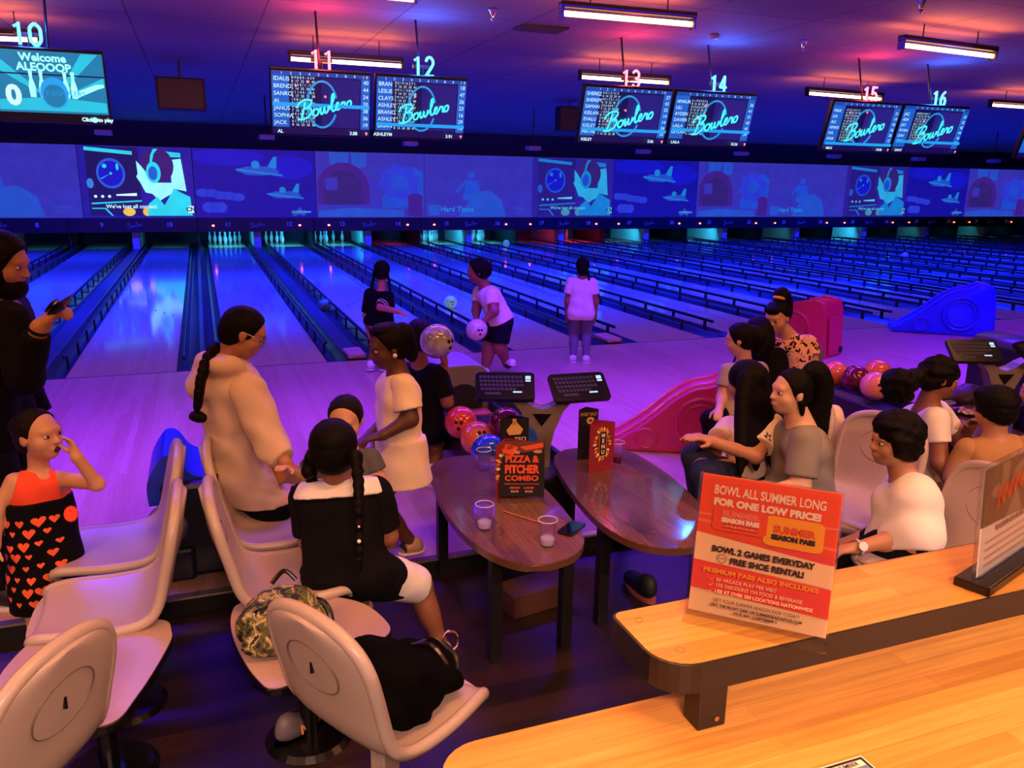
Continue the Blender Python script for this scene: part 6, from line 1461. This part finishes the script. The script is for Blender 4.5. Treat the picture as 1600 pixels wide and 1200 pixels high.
for i in range(13):
    a = -1.0 + 2*i/12; ex += chain([hd(.30*a, -.18, .20), hd(.50*a, -.36+.14*abs(a), -.3), hd(.72*a, -.50+.2*abs(a), -.9), hd(.86*a - .06, -.62+.25*abs(a), -1.45), hd(.95*a - .10, -.64+.25*abs(a), -1.95 + .2*((i*7) % 3))], [.040, .042, .040, .032, .010], .012)
hair(P, line=(.40, .25), thick=.05, extra=[ex])
P = person('girl in grey tee with a white scrunchie and black ponytail, in profile', (2.112, -6.003, 0.469), FZ, 76, 1.48, 'fair', .225,
           dict(neck=(2.059, -6.004, 0.880), head=(1.998, -5.981, 1.023), lsh=(2.003, -6.111, 0.800), rsh=(2.138, -5.863, 0.730), lel=(1.958, -6.158, 0.588), lwr=(1.772, -6.130, 0.567), rel=(2.113, -5.864, 0.478), rwr=(1.937, -5.904, 0.478), lkn=(1.801, -5.959, 0.429), lan=(1.839, -5.973, 0.070), rkn=(1.928, -5.794, 0.383), ran=(1.958, -5.805, 0.007)), face=(4, 2), build=1.16)
tp = top(P, M['cloth_grey'], .78, .02, .018, .003, wide=.028); bottoms(P, M['cloth_navy'], 1.9, name='trousers'); shoes(P)
hd = P.hd
hair(P, line=(.24, .46), thick=.03, extra=[chain([hd(-.02, -.35, .42), hd(0, -.55, .45), hd(0, -.72, .1), hd(0, -.75, -.5), hd(0, -.8, -1.1), hd(0, -.7, -1.75)], [.035, .055, .06, .055, .045, .012]), chain([hd(-.3, -.1, -.15), hd(-.31, -.16, -.45)], [.02, .008])])
ti = [elp(hd(0, -.40+.0*i, .45) + P.R @ (V(math.cos(i*1.05)*.13, -.03+.05*(i % 2), math.sin(i*1.05)*.13)*P.hs), V(.085, .075, .085)*P.hs, P.R, .008) for i in range(6)]
blob('scrunchie', ti, .006, M['cloth_scrunch_white'], P.root, P.base, wrinkle=.003, wf=90)
decal(P, tp, [ell(0, 0, .03, .05, 10), ell(-.02, -.07, .02, .06, 8), ell(.025, .02, .02, .02, 8)], M['cloth_black'], 'printed_mark', (1.887, -6.045, 0.718), CAMF, CAMR, (0, 0, 1))
P = person('boy in white tee with a pale wristwatch leaning on the counter side', (2.253, -6.561, 0.453), FZ, 72, 1.4, 'tan', .225,
           dict(neck=(2.330, -6.430, 0.713), head=(2.244, -6.418, 0.871), lsh=(2.288, -6.542, 0.673), rsh=(2.430, -6.308, 0.584), lel=(2.194, -6.592, 0.476), lwr=(1.983, -6.532, 0.424), lhd=(-.95, .3, -.1), rel=(2.395, -6.294, 0.326), rwr=(2.170, -6.315, 0.334), lkn=(2.102, -6.396, 0.280), lan=(2.156, -6.417, -0.080), rkn=(2.250, -6.239, 0.218), ran=(2.298, -6.257, -0.161)), face=(2, 0), build=1.14)
top(P, M['cloth_white'], .62, .055, .016, .0032, wide=.022); bottoms(P, M['cloth_navy'], 1.2); shoes(P)
hd = P.hd; hair(P, line=(.28, .30), thick=.13, extra=[[elp(hd(0, -.12, .22), V(.45, .52, .45)*P.hs, P.R, .03), elp(hd(0, .1, .40), V(.36, .32, .2)*P.hs, P.R, .03)]], wr=.005, wf=95.)
a, b = P.J['lwr'], P.J['lel']; wt = hairtie(P, a + (b-a)*.05, a-b, .033, .008, mat('watch_pale', '#b8b0b4', .3)); wt.name = 'watch_strap'
wf_ = MB(off=P.base); n_ = nrm(V(-.2, -.8, .5)); wf_.cyl(a + (b-a)*.05 + n_*.034, a + (b-a)*.05 + n_*.044, .021, seg=18); wf_.build('watch_face', M['watch_pale'], wt)
P = person('girl with a black hair puff in white tee, leaning on a seat and facing right', (3.186, -5.720, 0.374), FZ, -118, 1.46, 'brown', .225,
           dict(neck=(3.160, -5.774, 0.802), head=(3.194, -5.808, 0.968), rsh=(3.093, -5.909, 0.757), lsh=(3.356, -5.678, 0.720), rel=(3.077, -5.988, 0.530), rwr=(3.158, -6.052, 0.367), rhd=(.5, -.2, -.8), lel=(3.574, -5.697, 0.509), lwr=(3.520, -5.794, 0.633)), face=(0, -6), build=1.12)
top(P, M['cloth_white'], .55, .03, .016, .003, wide=.018); bottoms(P, M['cloth_black'], 1.9, name='trousers'); shoes(P)
hd = P.hd; ex = [elp(hd(0, -.05, .15), V(.40, .47, .44)*P.hs, P.R, .02)] + [elp(V((2.912, -5.807, 0.944)) + V(rng.uniform(-.05, .05), rng.uniform(-.04, .04), rng.uniform(-.05, .05)), (.055,)*3, None, .03) for _ in range(14)] + [cap(hd(0, -.4, 0), V((2.940, -5.796, 0.954)), .05, .06, .03)]
hair(P, line=(.34, .35), thick=.06, extra=[ex], wr=.006, wf=90.)
P = person('boy in tan long-sleeved shirt seen from behind at the snack table', (3.325, -6.170, 0.363), FZ, -6, 1.38, 'tan', .22,
           dict(neck=(3.261, -6.145, 0.725), head=(3.258, -6.122, 0.864), lsh=(3.142, -6.099, 0.623), rsh=(3.379, -6.244, 0.656), lel=(3.097, -6.082, 0.473), lwr=(3.412, -5.882, 0.404), rel=(3.435, -6.319, 0.517), rwr=(3.677, -6.091, 0.504), lkn=(3.553, -5.882, 0.326), rkn=(3.722, -6.000, 0.328), lan=(3.601, -5.901, -0.005), ran=(3.770, -6.019, 0.021)), face=(22, -6), build=1.14)
top(P, M['cloth_tan'], 1.7, .03, .016, .0032); bottoms(P, M['cloth_navy'], 1.9, name='trousers'); shoes(P)
hd = P.hd; hair(P, line=(.40, .25), thick=.08, extra=[[elp(hd(0, -.08, .18), V(.43, .50, .42)*P.hs, P.R, .03), elp(hd(0, .25, .36), V(.3, .2, .14)*P.hs, P.R, .03)]], wr=.002)
P = person('person only just in view at the right edge, behind the boy in tan', (4.370, -5.714, 0.388), FZ, 90, 1.4, 'light', .22, dict(neck=(4.312, -5.692, 0.647), head=(4.216, -5.655, 0.787)), face=(20, -8))
top(P, M['cloth_navy'], .6, .03); bottoms(P, M['cloth_navy'], 1.9, name='trousers'); shoes(P); hair(P)
c = (2.682, -5.547, 0.693); t = thing('jacket', 'cream jacket hung behind the ponytail of the girl in grey', 'jacket', c)
blob('cloth', [elp((0, 0, -.02), (.09, .06, .11), k=.04), elp((.03, .01, -.1), (.09, .06, .12), k=.04)], .008, M['cloth_cream'], t, wrinkle=.005)
# the loose trainer under the front seat
c = (-0.485, -6.287, -0.060); t = thing('trainer', 'grey trainer with letter N on its side, under the seat with the black jacket', 'shoe', (c[0], c[1], FZ), math.radians(-60))
blob('upper', [elp((0, 0, .055), (.04, .11, .045), k=.02), elp((0, -.06, .085), (.036, .045, .045), k=.03)], .005, M['shoe_grey'], t, clips=[below((0, 0, .014), (0, 0, -1))])
MB().prism([(x*.044, y*.12) for x, y in ell(0, 0, 1, 1, 24)], .02).build('sole', M['sole_red'], t)
text('letter', 'N', .05, mat('letter_orange', '#f0a060', .4, emit=None), frame((.0425, -.01, .058), (0, 1, 0), (-.25, 0, 1)), t, bold=.002)
